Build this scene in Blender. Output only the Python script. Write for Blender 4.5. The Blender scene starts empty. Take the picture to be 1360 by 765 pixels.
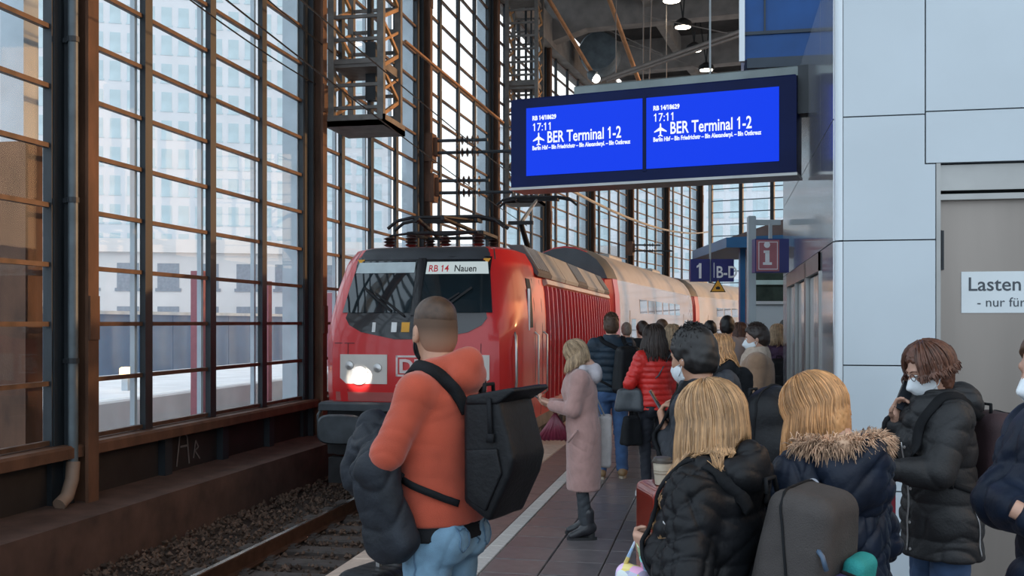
import bpy, bmesh, math, random
import numpy as np
from mathutils import Vector, Matrix
from mathutils.bvhtree import BVHTree

SC = bpy.context.scene
COL = SC.collection
R_ = math.radians
# ------------------------------------------------------------------ camera, sky, sun, exposure
F_PX = 1360.0
EYE = 1.70
YAW = math.atan(275.0 / F_PX)              # the lens looks left of the track direction (+Y)
cam_data = bpy.data.cameras.new('camera')
cam_data.sensor_width = 36.0
cam_data.lens = 36.0
cam_data.shift_y = 45.5 / 1360.0
cam_data.clip_end = 900
cam = bpy.data.objects.new('camera', cam_data)
COL.objects.link(cam)
cam.location = (0, 0, EYE)
cam.rotation_euler = (R_(90), 0, YAW)
SC.camera = cam

SUN_DIR = Vector((0.80, 0.58, 0.155)).normalized()
world = bpy.data.worlds.new('evening_sky')
SC.world = world
world.use_nodes = True
wn = world.node_tree
wn.nodes.clear()
w_out = wn.nodes.new('ShaderNodeOutputWorld')
w_bg = wn.nodes.new('ShaderNodeBackground')
w_tc = wn.nodes.new('ShaderNodeTexCoord')
w_dot = wn.nodes.new('ShaderNodeVectorMath'); w_dot.operation = 'DOT_PRODUCT'
w_dot.inputs[1].default_value = SUN_DIR
w_ramp = wn.nodes.new('ShaderNodeValToRGB')
w_map = wn.nodes.new('ShaderNodeMapRange')
w_map.inputs['From Min'].default_value = -1.0
wn.links.new(w_tc.outputs['Generated'], w_dot.inputs[0])
wn.links.new(w_dot.outputs['Value'], w_map.inputs['Value'])
wn.links.new(w_map.outputs['Result'], w_ramp.inputs['Fac'])
cr = w_ramp.color_ramp
cr.elements[0].position = 0.0; cr.elements[0].color = (0.72, 0.86, 1.0, 1)
cr.elements[1].position = 1.0; cr.elements[1].color = (2.2, 1.25, 0.62, 1)
e = cr.elements.new(0.55); e.color = (0.76, 0.88, 1.0, 1)
e = cr.elements.new(0.86); e.color = (1.0, 0.90, 0.80, 1)
wn.links.new(w_ramp.outputs['Color'], w_bg.inputs['Color'])
w_bg.inputs['Strength'].default_value = 1.7
wn.links.new(w_bg.outputs['Background'], w_out.inputs['Surface'])

sun_data = bpy.data.lights.new('low_sun', 'SUN')
sun_data.energy = 1.9
sun_data.color = (1.0, 0.52, 0.22)
sun_data.angle = R_(1.2)
sun = bpy.data.objects.new('low_sun', sun_data)
COL.objects.link(sun)
sun.rotation_euler = (-SUN_DIR).to_track_quat('-Z', 'Y').to_euler()

SC.view_settings.view_transform = 'Standard'
SC.view_settings.look = 'None'
SC.view_settings.gamma = 1.0
SC.view_settings.use_curve_mapping = False
SC.view_settings.exposure = 0.0
try:
    SC.cycles.use_denoising = True
    SC.cycles.max_bounces = 8
    SC.cycles.transparent_max_bounces = 24
    SC.cycles.sample_clamp_indirect = 6
except Exception:
    pass

# ------------------------------------------------------------------ placing helpers
def at(px, d, z=0.0):
    """world point seen at image column px at depth d along the lens axis, height z"""
    lat = (px - 680.0) / F_PX * d
    c, s = math.cos(YAW), math.sin(YAW)
    return Vector((lat * c - d * s, d * c + lat * s, z))
def zat(py, d):
    return EYE + (428.0 - py) / F_PX * d
S0, RAD = 25.0, 150.0                       # the hall runs straight to S0, then bends right
def cv(s, off):
    if s <= S0:
        return Vector((off, s, 0))
    u = (s - S0) / RAD
    r = RAD - off
    return Vector((RAD - r * math.cos(u), S0 + r * math.sin(u), 0))
def ch(s):
    return 0.0 if s <= S0 else -(s - S0) / RAD
def cmat(s, off, z=0.0):
    p = cv(s, off)
    return Matrix.Translation((p.x, p.y, z)) @ Matrix.Rotation(ch(s), 4, 'Z')

# ------------------------------------------------------------------ materials
MATS = {}
def M(name, col, rough=0.6, metal=0.0, var=0.12, vscale=6.0, bump=0.0, bscale=80.0, coat=0.0, coat_rough=0.05,
      stretch=None, spec=0.5, island=0.0, dirt=None, sheen=0.0):
    if name in MATS:
        return MATS[name]
    m = bpy.data.materials.new(name)
    m.use_nodes = True
    nt = m.node_tree
    b = nt.nodes['Principled BSDF']
    b.inputs['Roughness'].default_value = rough
    b.inputs['Metallic'].default_value = metal
    b.inputs['Specular IOR Level'].default_value = spec
    b.inputs['Coat Weight'].default_value = coat
    b.inputs['Coat Roughness'].default_value = coat_rough
    b.inputs['Sheen Weight'].default_value = sheen
    b.inputs['Sheen Roughness'].default_value = 0.5
    tc = nt.nodes.new('ShaderNodeTexCoord')
    src = tc.outputs['Object']
    if stretch:
        mp = nt.nodes.new('ShaderNodeMapping')
        mp.inputs['Scale'].default_value = stretch
        nt.links.new(src, mp.inputs['Vector'])
        src = mp.outputs['Vector']
    noise = nt.nodes.new('ShaderNodeTexNoise')
    noise.inputs['Scale'].default_value = vscale
    noise.inputs['Detail'].default_value = 5
    nt.links.new(src, noise.inputs['Vector'])
    ramp = nt.nodes.new('ShaderNodeValToRGB')
    c = np.array(col[:3])
    ramp.color_ramp.elements[0].position = 0.3
    ramp.color_ramp.elements[1].position = 0.7
    lo = c * (1 - var); hi = np.minimum(c * (1 + var), 1)
    if dirt is not None:
        lo = np.array(dirt)
    ramp.color_ramp.elements[0].color = (*lo, 1)
    ramp.color_ramp.elements[1].color = (*hi, 1)
    nt.links.new(noise.outputs['Fac'], ramp.inputs['Fac'])
    cout = ramp.outputs['Color']
    if island:
        geo = nt.nodes.new('ShaderNodeNewGeometry')
        mr = nt.nodes.new('ShaderNodeMapRange')
        mr.inputs['To Min'].default_value = 1 - island
        mr.inputs['To Max'].default_value = 1 + island
        nt.links.new(geo.outputs['Random Per Island'], mr.inputs['Value'])
        mul = nt.nodes.new('ShaderNodeVectorMath'); mul.operation = 'SCALE'
        nt.links.new(cout, mul.inputs[0])
        nt.links.new(mr.outputs['Result'], mul.inputs['Scale'])
        cout = mul.outputs['Vector']
    nt.links.new(cout, b.inputs['Base Color'])
    if bump:
        n2 = nt.nodes.new('ShaderNodeTexNoise')
        n2.inputs['Scale'].default_value = bscale
        n2.inputs['Detail'].default_value = 4
        nt.links.new(src, n2.inputs['Vector'])
        bp = nt.nodes.new('ShaderNodeBump')
        bp.inputs['Strength'].default_value = bump
        bp.inputs['Distance'].default_value = 0.02
        nt.links.new(n2.outputs['Fac'], bp.inputs['Height'])
        nt.links.new(bp.outputs['Normal'], b.inputs['Normal'])
    MATS[name] = m
    return m
def E(name, col, strength=1.0):
    if name in MATS:
        return MATS[name]
    m = bpy.data.materials.new(name)
    m.use_nodes = True
    b = m.node_tree.nodes['Principled BSDF']
    b.inputs['Base Color'].default_value = (.01, .01, .01, 1)
    b.inputs['Emission Color'].default_value = (*col, 1)
    b.inputs['Emission Strength'].default_value = strength
    b.inputs['Specular IOR Level'].default_value = .08
    b.inputs['Roughness'].default_value = 0.5
    MATS[name] = m
    return m
def glass(name, tint, refl=1.0, rough=0.02):
    m = bpy.data.materials.new(name)
    m.use_nodes = True
    nt = m.node_tree
    nt.nodes.clear()
    out = nt.nodes.new('ShaderNodeOutputMaterial')
    tr = nt.nodes.new('ShaderNodeBsdfTransparent'); tr.inputs['Color'].default_value = (*tint, 1)
    gl = nt.nodes.new('ShaderNodeBsdfGlossy'); gl.inputs['Roughness'].default_value = rough
    lwt = nt.nodes.new('ShaderNodeLayerWeight'); lwt.inputs['Blend'].default_value = .5
    pw = nt.nodes.new('ShaderNodeMath'); pw.operation = 'POWER'; pw.inputs[1].default_value = 5
    nt.links.new(lwt.outputs['Facing'], pw.inputs[0])
    mu = nt.nodes.new('ShaderNodeMath'); mu.operation = 'MULTIPLY_ADD'; mu.inputs[1].default_value = .9 * refl; mu.inputs[2].default_value = .05 * refl
    mx = nt.nodes.new('ShaderNodeMixShader')
    nt.links.new(pw.outputs[0], mu.inputs[0])
    nt.links.new(mu.outputs[0], mx.inputs['Fac'])
    nt.links.new(tr.outputs[0], mx.inputs[1]); nt.links.new(gl.outputs[0], mx.inputs[2])
    nt.links.new(mx.outputs[0], out.inputs['Surface'])
    MATS[name] = m
    return m

# ------------------------------------------------------------------ mesh builder
class MB:
    def __init__(s):
        s.v = []; s.f = []
    def add(s, vs, fs):
        o = len(s.v)
        s.v.extend([tuple(v) for v in vs]); s.f.extend([tuple(i + o for i in f) for f in fs])
        return s
    def box(s, x0, x1, y0, y1, z0, z1):
        vs = [(x, y, z) for z in (z0, z1) for y in (y0, y1) for x in (x0, x1)]
        return s.add(vs, [(0, 2, 3, 1), (4, 5, 7, 6), (0, 1, 5, 4), (2, 6, 7, 3), (0, 4, 6, 2), (1, 3, 7, 5)])
    def bevbox(s, x0, x1, y0, y1, z0, z1, b):
        """box whose top edges are chamfered"""
        lo = [(x0, y0, z0), (x1, y0, z0), (x1, y1, z0), (x0, y1, z0)]
        md = [(x, y, z1 - b) for x, y, _ in lo]
        tp = [(x0 + b, y0 + b, z1), (x1 - b, y0 + b, z1), (x1 - b, y1 - b, z1), (x0 + b, y1 - b, z1)]
        fs = [(3, 2, 1, 0), (8, 9, 10, 11)]
        for k in range(4):
            j = (k + 1) % 4
            fs += [(k, j, 4 + j, 4 + k), (4 + k, 4 + j, 8 + j, 8 + k)]
        return s.add(lo + md + tp, fs)
    def bar(s, p, q, w, h=None, up=(0, 0, 1)):
        h = w if h is None else h
        p = Vector(p); q = Vector(q)
        d = (q - p).normalized(); u = Vector(up)
        if abs(d.dot(u)) > 0.98: u = Vector((1, 0, 0))
        a = d.cross(u).normalized(); b = a.cross(d).normalized()
        vs = []
        for c in (p, q):
            for i, j in ((-1, -1), (1, -1), (1, 1), (-1, 1)):
                vs.append(c + a * (i * w / 2) + b * (j * h / 2))
        return s.add(vs, [(3, 2, 1, 0), (4, 5, 6, 7), (0, 1, 5, 4), (1, 2, 6, 5), (2, 3, 7, 6), (3, 0, 4, 7)])
    def tube(s, pts, r, n=8, cap=True, flat=None):
        """tube through pts, radius number or list; flat = (axis, factor) squashes rings along axis"""
        pts = [Vector(p) for p in pts]
        m = len(pts)
        rs = [r] * m if not hasattr(r, '__len__') else r
        vs = []; fs = []
        t0 = (pts[1] - pts[0]).normalized()
        a = t0.cross(Vector((0, 0, 1)))
        if a.length < 1e-3: a = t0.cross(Vector((1, 0, 0)))
        a.normalize()
        for i, p in enumerate(pts):
            t = (pts[min(i + 1, m - 1)] - pts[max(i - 1, 0)])
            if t.length < 1e-9: t = t0.copy()
            t.normalize()
            a = (a - t * a.dot(t))
            if a.length < 1e-6: a = t.cross(Vector((0.3, 0.5, 0.8)))
            a.normalize()
            b = t.cross(a)
            for k in range(n):
                w = 2 * math.pi * k / n
                vs.append(p + (a * math.cos(w) + b * math.sin(w)) * rs[i])
        for i in range(m - 1):
            for k in range(n):
                j = (k + 1) % n
                fs.append((i * n + k, i * n + j, (i + 1) * n + j, (i + 1) * n + k))
        if cap:
            fs.append(tuple(range(n - 1, -1, -1))); fs.append(tuple((m - 1) * n + k for k in range(n)))
        return s.add(vs, fs)
    def lathe(s, prof, n=24, c=(0, 0, 0), axis='Z'):
        vs = []; fs = []
        for r, h in prof:
            for k in range(n):
                w = 2 * math.pi * k / n
                x, y = r * math.cos(w), r * math.sin(w)
                p = (x, y, h) if axis == 'Z' else ((h, x, y) if axis == 'X' else (y, h, x))
                vs.append((p[0] + c[0], p[1] + c[1], p[2] + c[2]))
        for i in range(len(prof) - 1):
            for k in range(n):
                j = (k + 1) % n
                fs.append((i * n + k, i * n + j, (i + 1) * n + j, (i + 1) * n + k))
        fs.append(tuple(range(n - 1, -1, -1))); fs.append(tuple((len(prof) - 1) * n + k for k in range(n)))
        return s.add(vs, fs)
    def loft(s, rings, cap=True, close=True):
        n = len(rings[0]); vs = [p for r in rings for p in r]; fs = []
        for i in range(len(rings) - 1):
            for k in range(n if close else n - 1):
                j = (k + 1) % n
                fs.append((i * n + k, i * n + j, (i + 1) * n + j, (i + 1) * n + k))
        if cap:
            fs.append(tuple(range(n - 1, -1, -1))); fs.append(tuple((len(rings) - 1) * n + k for k in range(n)))
        return s.add(vs, fs)
    def prism(s, poly, y0, y1):
        """polygon in x,z extruded in y"""
        n = len(poly)
        return s.loft([[(x, y0, z) for x, z in poly], [(x, y1, z) for x, z in poly]])
    def sphere(s, c, r, n=10, m=6, sc=(1, 1, 1)):
        prof = [(math.sin(math.pi * i / m), -math.cos(math.pi * i / m)) for i in range(m + 1)]
        prof[0] = (1e-3, -1); prof[-1] = (1e-3, 1)
        vs = []; o = len(s.v)
        s.lathe([(a * r, b * r) for a, b in prof], n)
        for i in range(o, len(s.v)):
            x, y, z = s.v[i]
            s.v[i] = (x * sc[0] + c[0], y * sc[1] + c[1], z * sc[2] + c[2])
        return s
    def xf(s, mat):
        s.v = [tuple(mat @ Vector(v)) for v in s.v]
        return s
    def mesh(s, name, mat, smooth=None):
        me = bpy.data.meshes.new(name)
        me.from_pydata(s.v, [], s.f)
        bm = bmesh.new(); bm.from_mesh(me)
        bmesh.ops.recalc_face_normals(bm, faces=bm.faces)
        bm.to_mesh(me); bm.free()
        if mat: me.materials.append(mat)
        if smooth is not None:
            me.polygons.foreach_set('use_smooth', [True] * len(me.polygons))
            if smooth < 170: me.set_sharp_from_angle(angle=R_(smooth))
        me.update()
        return me
    def build(s, name, mat, parent=None, smooth=None, mw=None, label=None, kind=None):
        return link(name, s.mesh(name, mat, smooth), parent, mw, label, kind)
def link(name, me, parent=None, mw=None, label=None, kind=None):
    o = bpy.data.objects.new(name, me)
    COL.objects.link(o)
    if parent: o.parent = parent
    if mw is not None: o.matrix_local = mw
    if label: o['label'] = label
    if kind: o['kind'] = kind
    return o
def thing(name, label, cat, loc=(0, 0, 0), rz=0.0, group=None):
    o = bpy.data.objects.new(name, None)
    COL.objects.link(o)
    o.empty_display_size = 0.2
    o.location = loc; o.rotation_euler = (0, 0, rz)
    return tag(o, label, cat, group)
def tag(o, label=None, cat=None, group=None, kind=None):
    if label: o['label'] = label
    if cat: o['category'] = cat
    if group: o['group'] = group
    if kind: o['kind'] = kind
    return o
def struct(name, mat=None, mb=None, mw=None, smooth=None):
    if mb is None:
        o = bpy.data.objects.new(name, None); COL.objects.link(o)
        if mw is not None: o.matrix_world = mw
    else:
        o = mb.build(name, mat, None, smooth, mw)
    o['kind'] = 'structure'
    return o
def copy_tree(o, parent=None, mw=None):
    c = o.copy(); COL.objects.link(c)
    if parent:
        c.parent = parent
    if mw is not None: c.matrix_local = mw
    for chd in list(o.children):
        copy_tree(chd, c)
    return c
def text_mesh(txt, size, mat, xs=1.0, extrude=0.002, align='LEFT', bold=0.0, name='lettering'):
    cu = bpy.data.curves.new(name, 'FONT')
    cu.body = txt; cu.size = size; cu.extrude = extrude; cu.align_x = align; cu.offset = bold
    cu.resolution_u = 3
    o = bpy.data.objects.new(name, cu); COL.objects.link(o)
    dg = bpy.context.evaluated_depsgraph_get()
    me = bpy.data.meshes.new_from_object(o.evaluated_get(dg))
    bpy.data.objects.remove(o); bpy.data.curves.remove(cu)
    # the built-in face draws a bare stroke for 1: give every 1 its flag
    ones = [i for i, ch_ in enumerate(txt) if ch_ == '1']
    if ones:
        bm = bmesh.new(); bm.from_mesh(me)
        def wid(t):
            c2 = bpy.data.curves.new('w', 'FONT'); c2.body = t; c2.size = size; c2.offset = bold
            o2 = bpy.data.objects.new('w', c2); COL.objects.link(o2)
            m2 = bpy.data.meshes.new_from_object(o2.evaluated_get(bpy.context.evaluated_depsgraph_get()))
            xs_ = [v.co.x for v in m2.vertices]; ys_ = [v.co.y for v in m2.vertices]
            bpy.data.objects.remove(o2); bpy.data.curves.remove(c2); bpy.data.meshes.remove(m2)
            return min(xs_), max(xs_), max(ys_)
        a1 = wid('1'); sw = a1[1] - a1[0]; cap = a1[2]
        for i in ones:
            xr = wid(txt[:i + 1])[1]
            q = [(xr - sw * .5, cap), (xr - sw * .5, cap - size * .13), (xr - sw - size * .12, cap - size * .22), (xr - sw - size * .12, cap - size * .13)]
            vt = [bm.verts.new((x_, y_, z_)) for z_ in (-extrude, extrude) for x_, y_ in q]
            bm.faces.new(vt[3::-1]); bm.faces.new(vt[4:])
            for k_ in range(4): bm.faces.new((vt[k_], vt[(k_ + 1) % 4], vt[4 + (k_ + 1) % 4], vt[4 + k_]))
        bm.to_mesh(me); bm.free()
    me.name = name
    for v in me.vertices: v.co.x *= xs
    me.materials.clear(); me.materials.append(mat)
    return me
def face_mat(p, right, up):
    """matrix with local x along right, local y along up, local z towards the reader"""
    r = Vector(right).normalized(); u = Vector(up).normalized(); n = r.cross(u)
    return Matrix(((r.x, u.x, n.x, p[0]), (r.y, u.y, n.y, p[1]), (r.z, u.z, n.z, p[2]), (0, 0, 0, 1)))
# ------------------------------------------------------------------ shared materials
steel_dark = M('dark_painted_steel', (0.022, 0.028, 0.034), 0.5, 0.2, 0.35, 3, stretch=(1, 1, .3))
steel_rust = M('rusty_brown_steel', (0.105, 0.048, 0.026), 0.7, 0.1, 0.4, 4, bump=.15, stretch=(1, 1, .4))
steel_grey = M('grey_painted_steel', (0.10, 0.125, 0.14), 0.5, 0.3, 0.25, 4)
bar_mat = M('glazing_bar_paint', (0.085, 0.045, 0.028), 0.55, 0.2, 0.4, 5)
fin_mat = M('outer_fin_grey', (0.50, 0.57, 0.62), 0.6, 0, 0.12, 2)
concrete = M('sooty_concrete', (0.20, 0.18, 0.165), 0.85, 0, 0.22, 2, bump=.1)
concrete_dark = M('near_black_concrete', (0.035, 0.030, 0.028), 0.9, 0, 0.4, 1.5)  # near-black tone of the deck between the beams
plinth_brown = M('brown_dusty_concrete', (0.085, 0.046, 0.034), 0.85, 0, 0.35, 3, bump=.2)
panel_black = M('black_brown_wall_panel', (0.020, 0.016, 0.015), 0.6, 0.1, 0.4, 2)
pane_glass = glass('window_glass', (0.97, 0.985, 0.99), .4)
random.seed(4)

# ------------------------------------------------------------------ floor
floor_bed = M('floor_mortar', (0.045, 0.042, 0.042), 0.9)
mb = MB()
for k in range(34):
    s0, s1 = -4 + k * 2.2, -4 + (k + 1) * 2.2
    a, b = cv(s0, -2.6), cv(s0, 9.0); c, d = cv(s1, 9.0), cv(s1, -2.6)
    mb.add([(a.x, a.y, -.055), (b.x, b.y, -.055), (c.x, c.y, -.055), (d.x, d.y, -.055),
            (a.x, a.y, -1.05), (d.x, d.y, -1.05)], [(0, 1, 2, 3), (0, 3, 5, 4)])
floor = struct('floor', floor_bed, mb)
cop_m = M('warm_granite_coping', (0.47, 0.36, 0.29), 0.55, 0, 0.16, 14, bump=.05)
red_m = M('red_brown_paver', (0.155, 0.098, 0.088), 0.45, 0, 0.2, 9, bump=.04)
wht_m = M('white_guide_paver', (0.50, 0.47, 0.44), 0.6, 0, 0.14, 20, bump=.1)
til_m = [M('dark_paver_%d' % i, c, 0.33, 0, 0.2, 11, bump=.03) for i, c in
         enumerate(((0.125, 0.110, 0.114), (0.110, 0.100, 0.105), (0.138, 0.118, 0.118)))]
def paver_mesh(name, w, l, m, b=.006):
    return MB().bevbox(-w / 2, w / 2, -l / 2, l / 2, -.05, 0, b).mesh(name, m)
cop_me = paver_mesh('coping_slab', .50, .99, cop_m, .012)
red_me = paver_mesh('red_paver', .372, .392, red_m)
wht_me = paver_mesh('guide_paver', .118, .392, wht_m, .004)
til_me = [paver_mesh('floor_paver', .392, .392, m) for m in til_m]
for k in range(46):
    s = 1.5 + k
    link('coping_slab', cop_me, floor, cmat(s, -2.35, random.uniform(-.002, .002)))
for k in range(42):
    s = 5.0 + k * .4
    link('red_paver', red_me, floor, cmat(s, -1.908, random.uniform(-.001, .001)))
    link('guide_paver', wht_me, floor, cmat(s, -1.658, .003))
n_t = 0
for k in range(31):
    for j in range(9):
        s = 5.0 + k * .4; off = -1.396 + j * .4
        if n_t >= 279: continue
        n_t += 1
        link('floor_paver', random.choice(til_me), floor, cmat(s, off, random.uniform(-.001, .001)))
# what lies nearer, further and to the right of the single pavers
rest = MB()
def rest_pave(s, off):
    m = cmat(s, off, 0); t = MB().bevbox(-.196, .196, -.196, .196, -.05, 0, .006).xf(m)
    rest.add(t.v, t.f)
for k in range(-10, 118):
    for j in range(-1, 26):
        s = 5.0 + k * .4; off = -1.396 + j * .4
        if 0 <= k < 31 and j < 9 and (j >= 0): continue
        if s > 33 and off > 2.5: continue
        if j == -1:
            continue
        rest_pave(s, off)
rest.build('distant_paving', til_m[0], floor, kind='stuff')
side = MB()
for k in list(range(-10, 0)) + list(range(42, 118)):
    s = 5.0 + k * .4
    for w, off in ((.186, -1.908),):
        t = MB().bevbox(-w, w, -.196, .196, -.05, 0, .006).xf(cmat(s, off)); side.add(t.v, t.f)
side.build('distant_red_paving', red_m, floor, kind='stuff')
side = MB()
for k in list(range(-10, 0)) + list(range(42, 118)):
    t = MB().bevbox(-.059, .059, -.196, .196, -.05, 0, .004).xf(cmat(5.0 + k * .4, -1.658, .003)); side.add(t.v, t.f)
side.build('distant_guide_paving', wht_m, floor, kind='stuff')

# ------------------------------------------------------------------ track bed
bed_m = M('ballast_dirt', (0.055, 0.038, 0.030), 0.95, 0, 0.4, 12)
mb = MB()
for k in range(34):
    s0, s1 = -4 + k * 2.2, -4 + (k + 1) * 2.2
    a, b, c, d = cv(s0, -7.4), cv(s0, -2.55), cv(s1, -2.55), cv(s1, -7.4)
    mb.add([(p.x, p.y, -1.0) for p in (a, b, c, d)], [(0, 1, 2, 3)])
struct('trim_1', bed_m, mb)
TRK = -4.25
track = thing('railway_track', 'railway track with rusty rails on dark sleepers below the platform edge', 'track', (TRK, 10, -.95))
rail_m = M('rusty_rail', (0.12, 0.062, 0.040), 0.5, 0.6, 0.3, 8)
railtop_m = M('worn_rail_top', (0.45, 0.38, 0.33), 0.25, 1.0, 0.1, 8)
slp_m = M('oily_sleeper', (0.055, 0.043, 0.038), 0.75, 0, 0.35, 7, bump=.2)
tinv = Matrix.Translation((-TRK, -10, .95))
prof = [(-.07, -.95), (.07, -.95), (.07, -.935), (.012, -.92), (.012, -.81), (.036, -.80), (.036, -.765), (-.036, -.765), (-.036, -.80), (-.012, -.81), (-.012, -.92), (-.07, -.935)]
for sx in (-.7525, .7525):
    rings = []
    for k in range(20):
        m = cmat(-3 + k * 3.6, TRK + sx)
        rings.append([m @ Vector((x, 0, z)) for x, z in prof])
    r = MB().loft(rings).xf(tinv).build('rail', rail_m, track)
    tp = MB().loft([[cmat(-3 + k * 3.6, TRK + sx) @ Vector((x, 0, z)) for x, z in ((-.028, -.766), (.028, -.766), (.028, -.760), (-.028, -.760))] for k in range(20)])
    tp.xf(tinv).build('rail_head', railtop_m, r)
slp = MB().bevbox(-1.3, 1.3, -.13, .13, -.10, .02, .02)
for sx in (-.7525, .7525):
    slp.box(sx - .17, sx + .17, -.07, .07, .02, .035)
    for q in (-.11, .11): slp.box(sx + q - .03, sx + q + .03, -.04, .04, .035, .06)
slp_me = slp.mesh('sleeper', slp_m)
for k in range(30):
    link('sleeper', slp_me, track, tinv @ cmat(2.6 + k * .62, TRK, -.965) @ Matrix.Rotation(random.uniform(-.015, .015), 4, 'Z'))
st = MB()
octa = np.array([(1, 0, 0), (-1, 0, 0), (0, 1, 0), (0, -1, 0), (0, 0, 1), (0, 0, -1)], float)
octf = [(0, 2, 4), (2, 1, 4), (1, 3, 4), (3, 0, 4), (2, 0, 5), (1, 2, 5), (3, 1, 5), (0, 3, 5)]
rng = np.random.RandomState(5)
for i in range(15000):
    off = rng.uniform(-6.5, -2.62); s = 4 + 17 * rng.rand() ** 1.3
    if rng.rand() < .35 and -5.6 < off < -2.9: continue
    r = rng.uniform(.018, .042)
    q = octa * (r * rng.uniform(.6, 1.25, (6, 3))) 
    a = rng.rand() * 6.28; ca, sa = math.cos(a), math.sin(a)
    q = np.c_[q[:, 0] * ca - q[:, 1] * sa, q[:, 0] * sa + q[:, 1] * ca, q[:, 2] + q[:, 0] * .3]
    z = -.985 + rng.uniform(0, .03) + (.05 if off < -5.6 else 0.0) * min(1, (-off - 5.6) / .5)
    st.add(q + np.array((off, s, z)), octf)
tag(st.build('track_ballast', M('ballast_stone', (0.085, 0.052, 0.036), 0.9, 0, .3, 30, island=.55)), 'brown ballast stones lying between and beside the rails', 'ballast', kind='stuff')

# ------------------------------------------------------------------ left wall
W0 = -7.3
POST0, PITCH = 10.6, 7.0
ZS, ROWH, ZTOP = 0.32, 0.66, 12.3
NROW = 18
wall = struct('wall_left')
mb = MB()
for k in range(26):
    s0 = -4 + k * 3.0; s1 = s0 + 3.0
    r0 = [cmat(s0, 0) @ Vector((x, 0, z)) for x, z in ((-6.5, -1.02), (-6.5, -.36), (-7.45, -.33), (-7.45, -1.02))]
    r1 = [cmat(s1, 0) @ Vector((x, 0, z)) for x, z in ((-6.5, -1.02), (-6.5, -.36), (-7.45, -.33), (-7.45, -1.02))]
    mb.loft([r0, r1], cap=False)
mb.build('plinth', plinth_brown, wall)
rib_me = MB().box(-.04, .10, -.09, .09, -.36, ZS - .06).mesh('plinth_rib', steel_dark)
for k in range(9):
    sA = POST0 + (k - 1) * PITCH; sB = sA + PITCH
    pA, pB = cv(sA, W0), cv(sB, W0)
    ex = (pB - pA).normalized(); ey = Vector((-ex.y, ex.x, 0))
    bm = Matrix(((ex.x, ey.x, 0, pA.x), (ex.y, ey.y, 0, pA.y), (0, 0, 1, 0), (0, 0, 0, 1)))
    L = (pB - pA).length
    # below the sill
    MB().box(.1, L - .1, 0, .08, -.36, ZS - .02).build('dark_panel', panel_black, wall, mw=bm)
    for q in (.27, .50, .73):
        MB().box(L * q - .09, L * q + .09, -.10, .02, -.36, ZS - .08).build('plinth_rib', steel_dark, wall, mw=bm)
    MB().bevbox(-.05, L + .05, -.24, .14, ZS - .14, ZS, .03).build('sill', steel_rust, wall, mw=bm)
    # glazed bay
    win = struct('window_%d' % (k + 1), mw=bm)
    xs0, xs1 = -.27, L - .39
    cw = (xs1 - xs0) / 4
    near = k <= 4
    vis = (9, 10, 13, 17, 18, 0, 0, 0, 0)[k]
    for j in range(5):
        x = xs0 + j * cw
        MB().box(x - .085, x + .085, -.075, .005, ZS, ZTOP).build('mullion', steel_dark, win)
        if 0 < j and (j == 4 or k < 3) and (j, k) != (4, 0):
            MB().box(x - .15, x - .09,   .04, .105 if j < 4 else .32, ZS, ZTOP).build('outer_fin', fin_mat, win)
    far_t = MB(); far_p = MB()
    pm = MB().box(-(cw - .13) / 2, (cw - .13) / 2, -.006, .006, -(ROWH - .056) / 2, (ROWH - .056) / 2).mesh('pane', pane_glass)
    tm = MB().box(xs0, xs1, -.035, .035, -.026, .026).mesh('transom', bar_mat)
    for r in range(NROW + 1):
        z = ZS + .04 + r * ROWH
        if near: link('transom', tm, win, Matrix.Translation((0, 0, z)))
        else: far_t.box(xs0, xs1, -.035, .035, z - .026, z + .026)
        if r == NROW: continue
        for j in range(4):
            xc = xs0 + (j + .5) * cw; zc = z + ROWH / 2
            if r < vis:
                link('pane', pm, win, Matrix.Translation((xc, 0, zc)) @ Matrix.Rotation(random.uniform(-.008, .008), 4, 'Z') @ Matrix.Rotation(random.uniform(-.006, .006), 4, 'X'))
            else:
                far_p.box(xc - cw / 2 + .06, xc + cw / 2 - .06, -.006, .006, zc - ROWH / 2 + .03, zc + ROWH / 2 - .03)
    if far_p.v: far_p.build('high_pane', pane_glass, win, kind='stuff')
    if far_t.v: far_t.build('far_transom', bar_mat, win, kind='stuff')
# steel columns between the bays
for k in range(-1, 9):
    s = POST0 + k * PITCH
    mw = cmat(s, W0)
    c = struct('trim_%d' % (k + 3), steel_dark, MB().box(-.05, .06, -.50, -.10, -.36, 14).box(.06, .16, -.30, -.24, -.36, 14), mw)
    MB().box(-.05, .30, -.13, -.07, -.36, 14).box(.27, .31, -.2, .0, -.36, 14).build('column_flange', steel_rust, c)
    for z in (1.5, 5.5, 9.5):
        MB().box(.31, .33, -.19, -.01, z, z + .5).build('splice_plate', steel_rust, c)
MB().box(-8.05, -7.68, 10.25, 10.55, -1.0, 3.75).build('outer_pier', steel_rust, wall)
MB().box(-8.02, -7.72, 10.27, 10.53, 3.75, 12).build('outer_pier', fin_mat, wall)
pp = thing('rain_pipe', 'grey rain pipe with an elbow beside the nearest brown steel column', 'pipe', cv(10.28, -7.10) + Vector((0, 0, -.36)))
MB().tube([(0, 0, .45), (0, 0, 12)], .055, 12).build('pipe', steel_grey, pp, 60)
MB().tube([(0, 0, .50), (0, -.02, .3), (.02, -.14, .13), (.02, -.28, .06)], .075, 12).build('elbow', M('pale_brown_pipe', (.22, .15, .11), .6), pp, 60)
for z in (1.6, 3.4, 5.2, 7.0):
    MB().tube([(0, 0, z), (0, 0, z + .06)], .068, 12).box(-.12, 0, -.015, .015, z, z + .05).build('bracket', steel_dark, pp)
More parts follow.
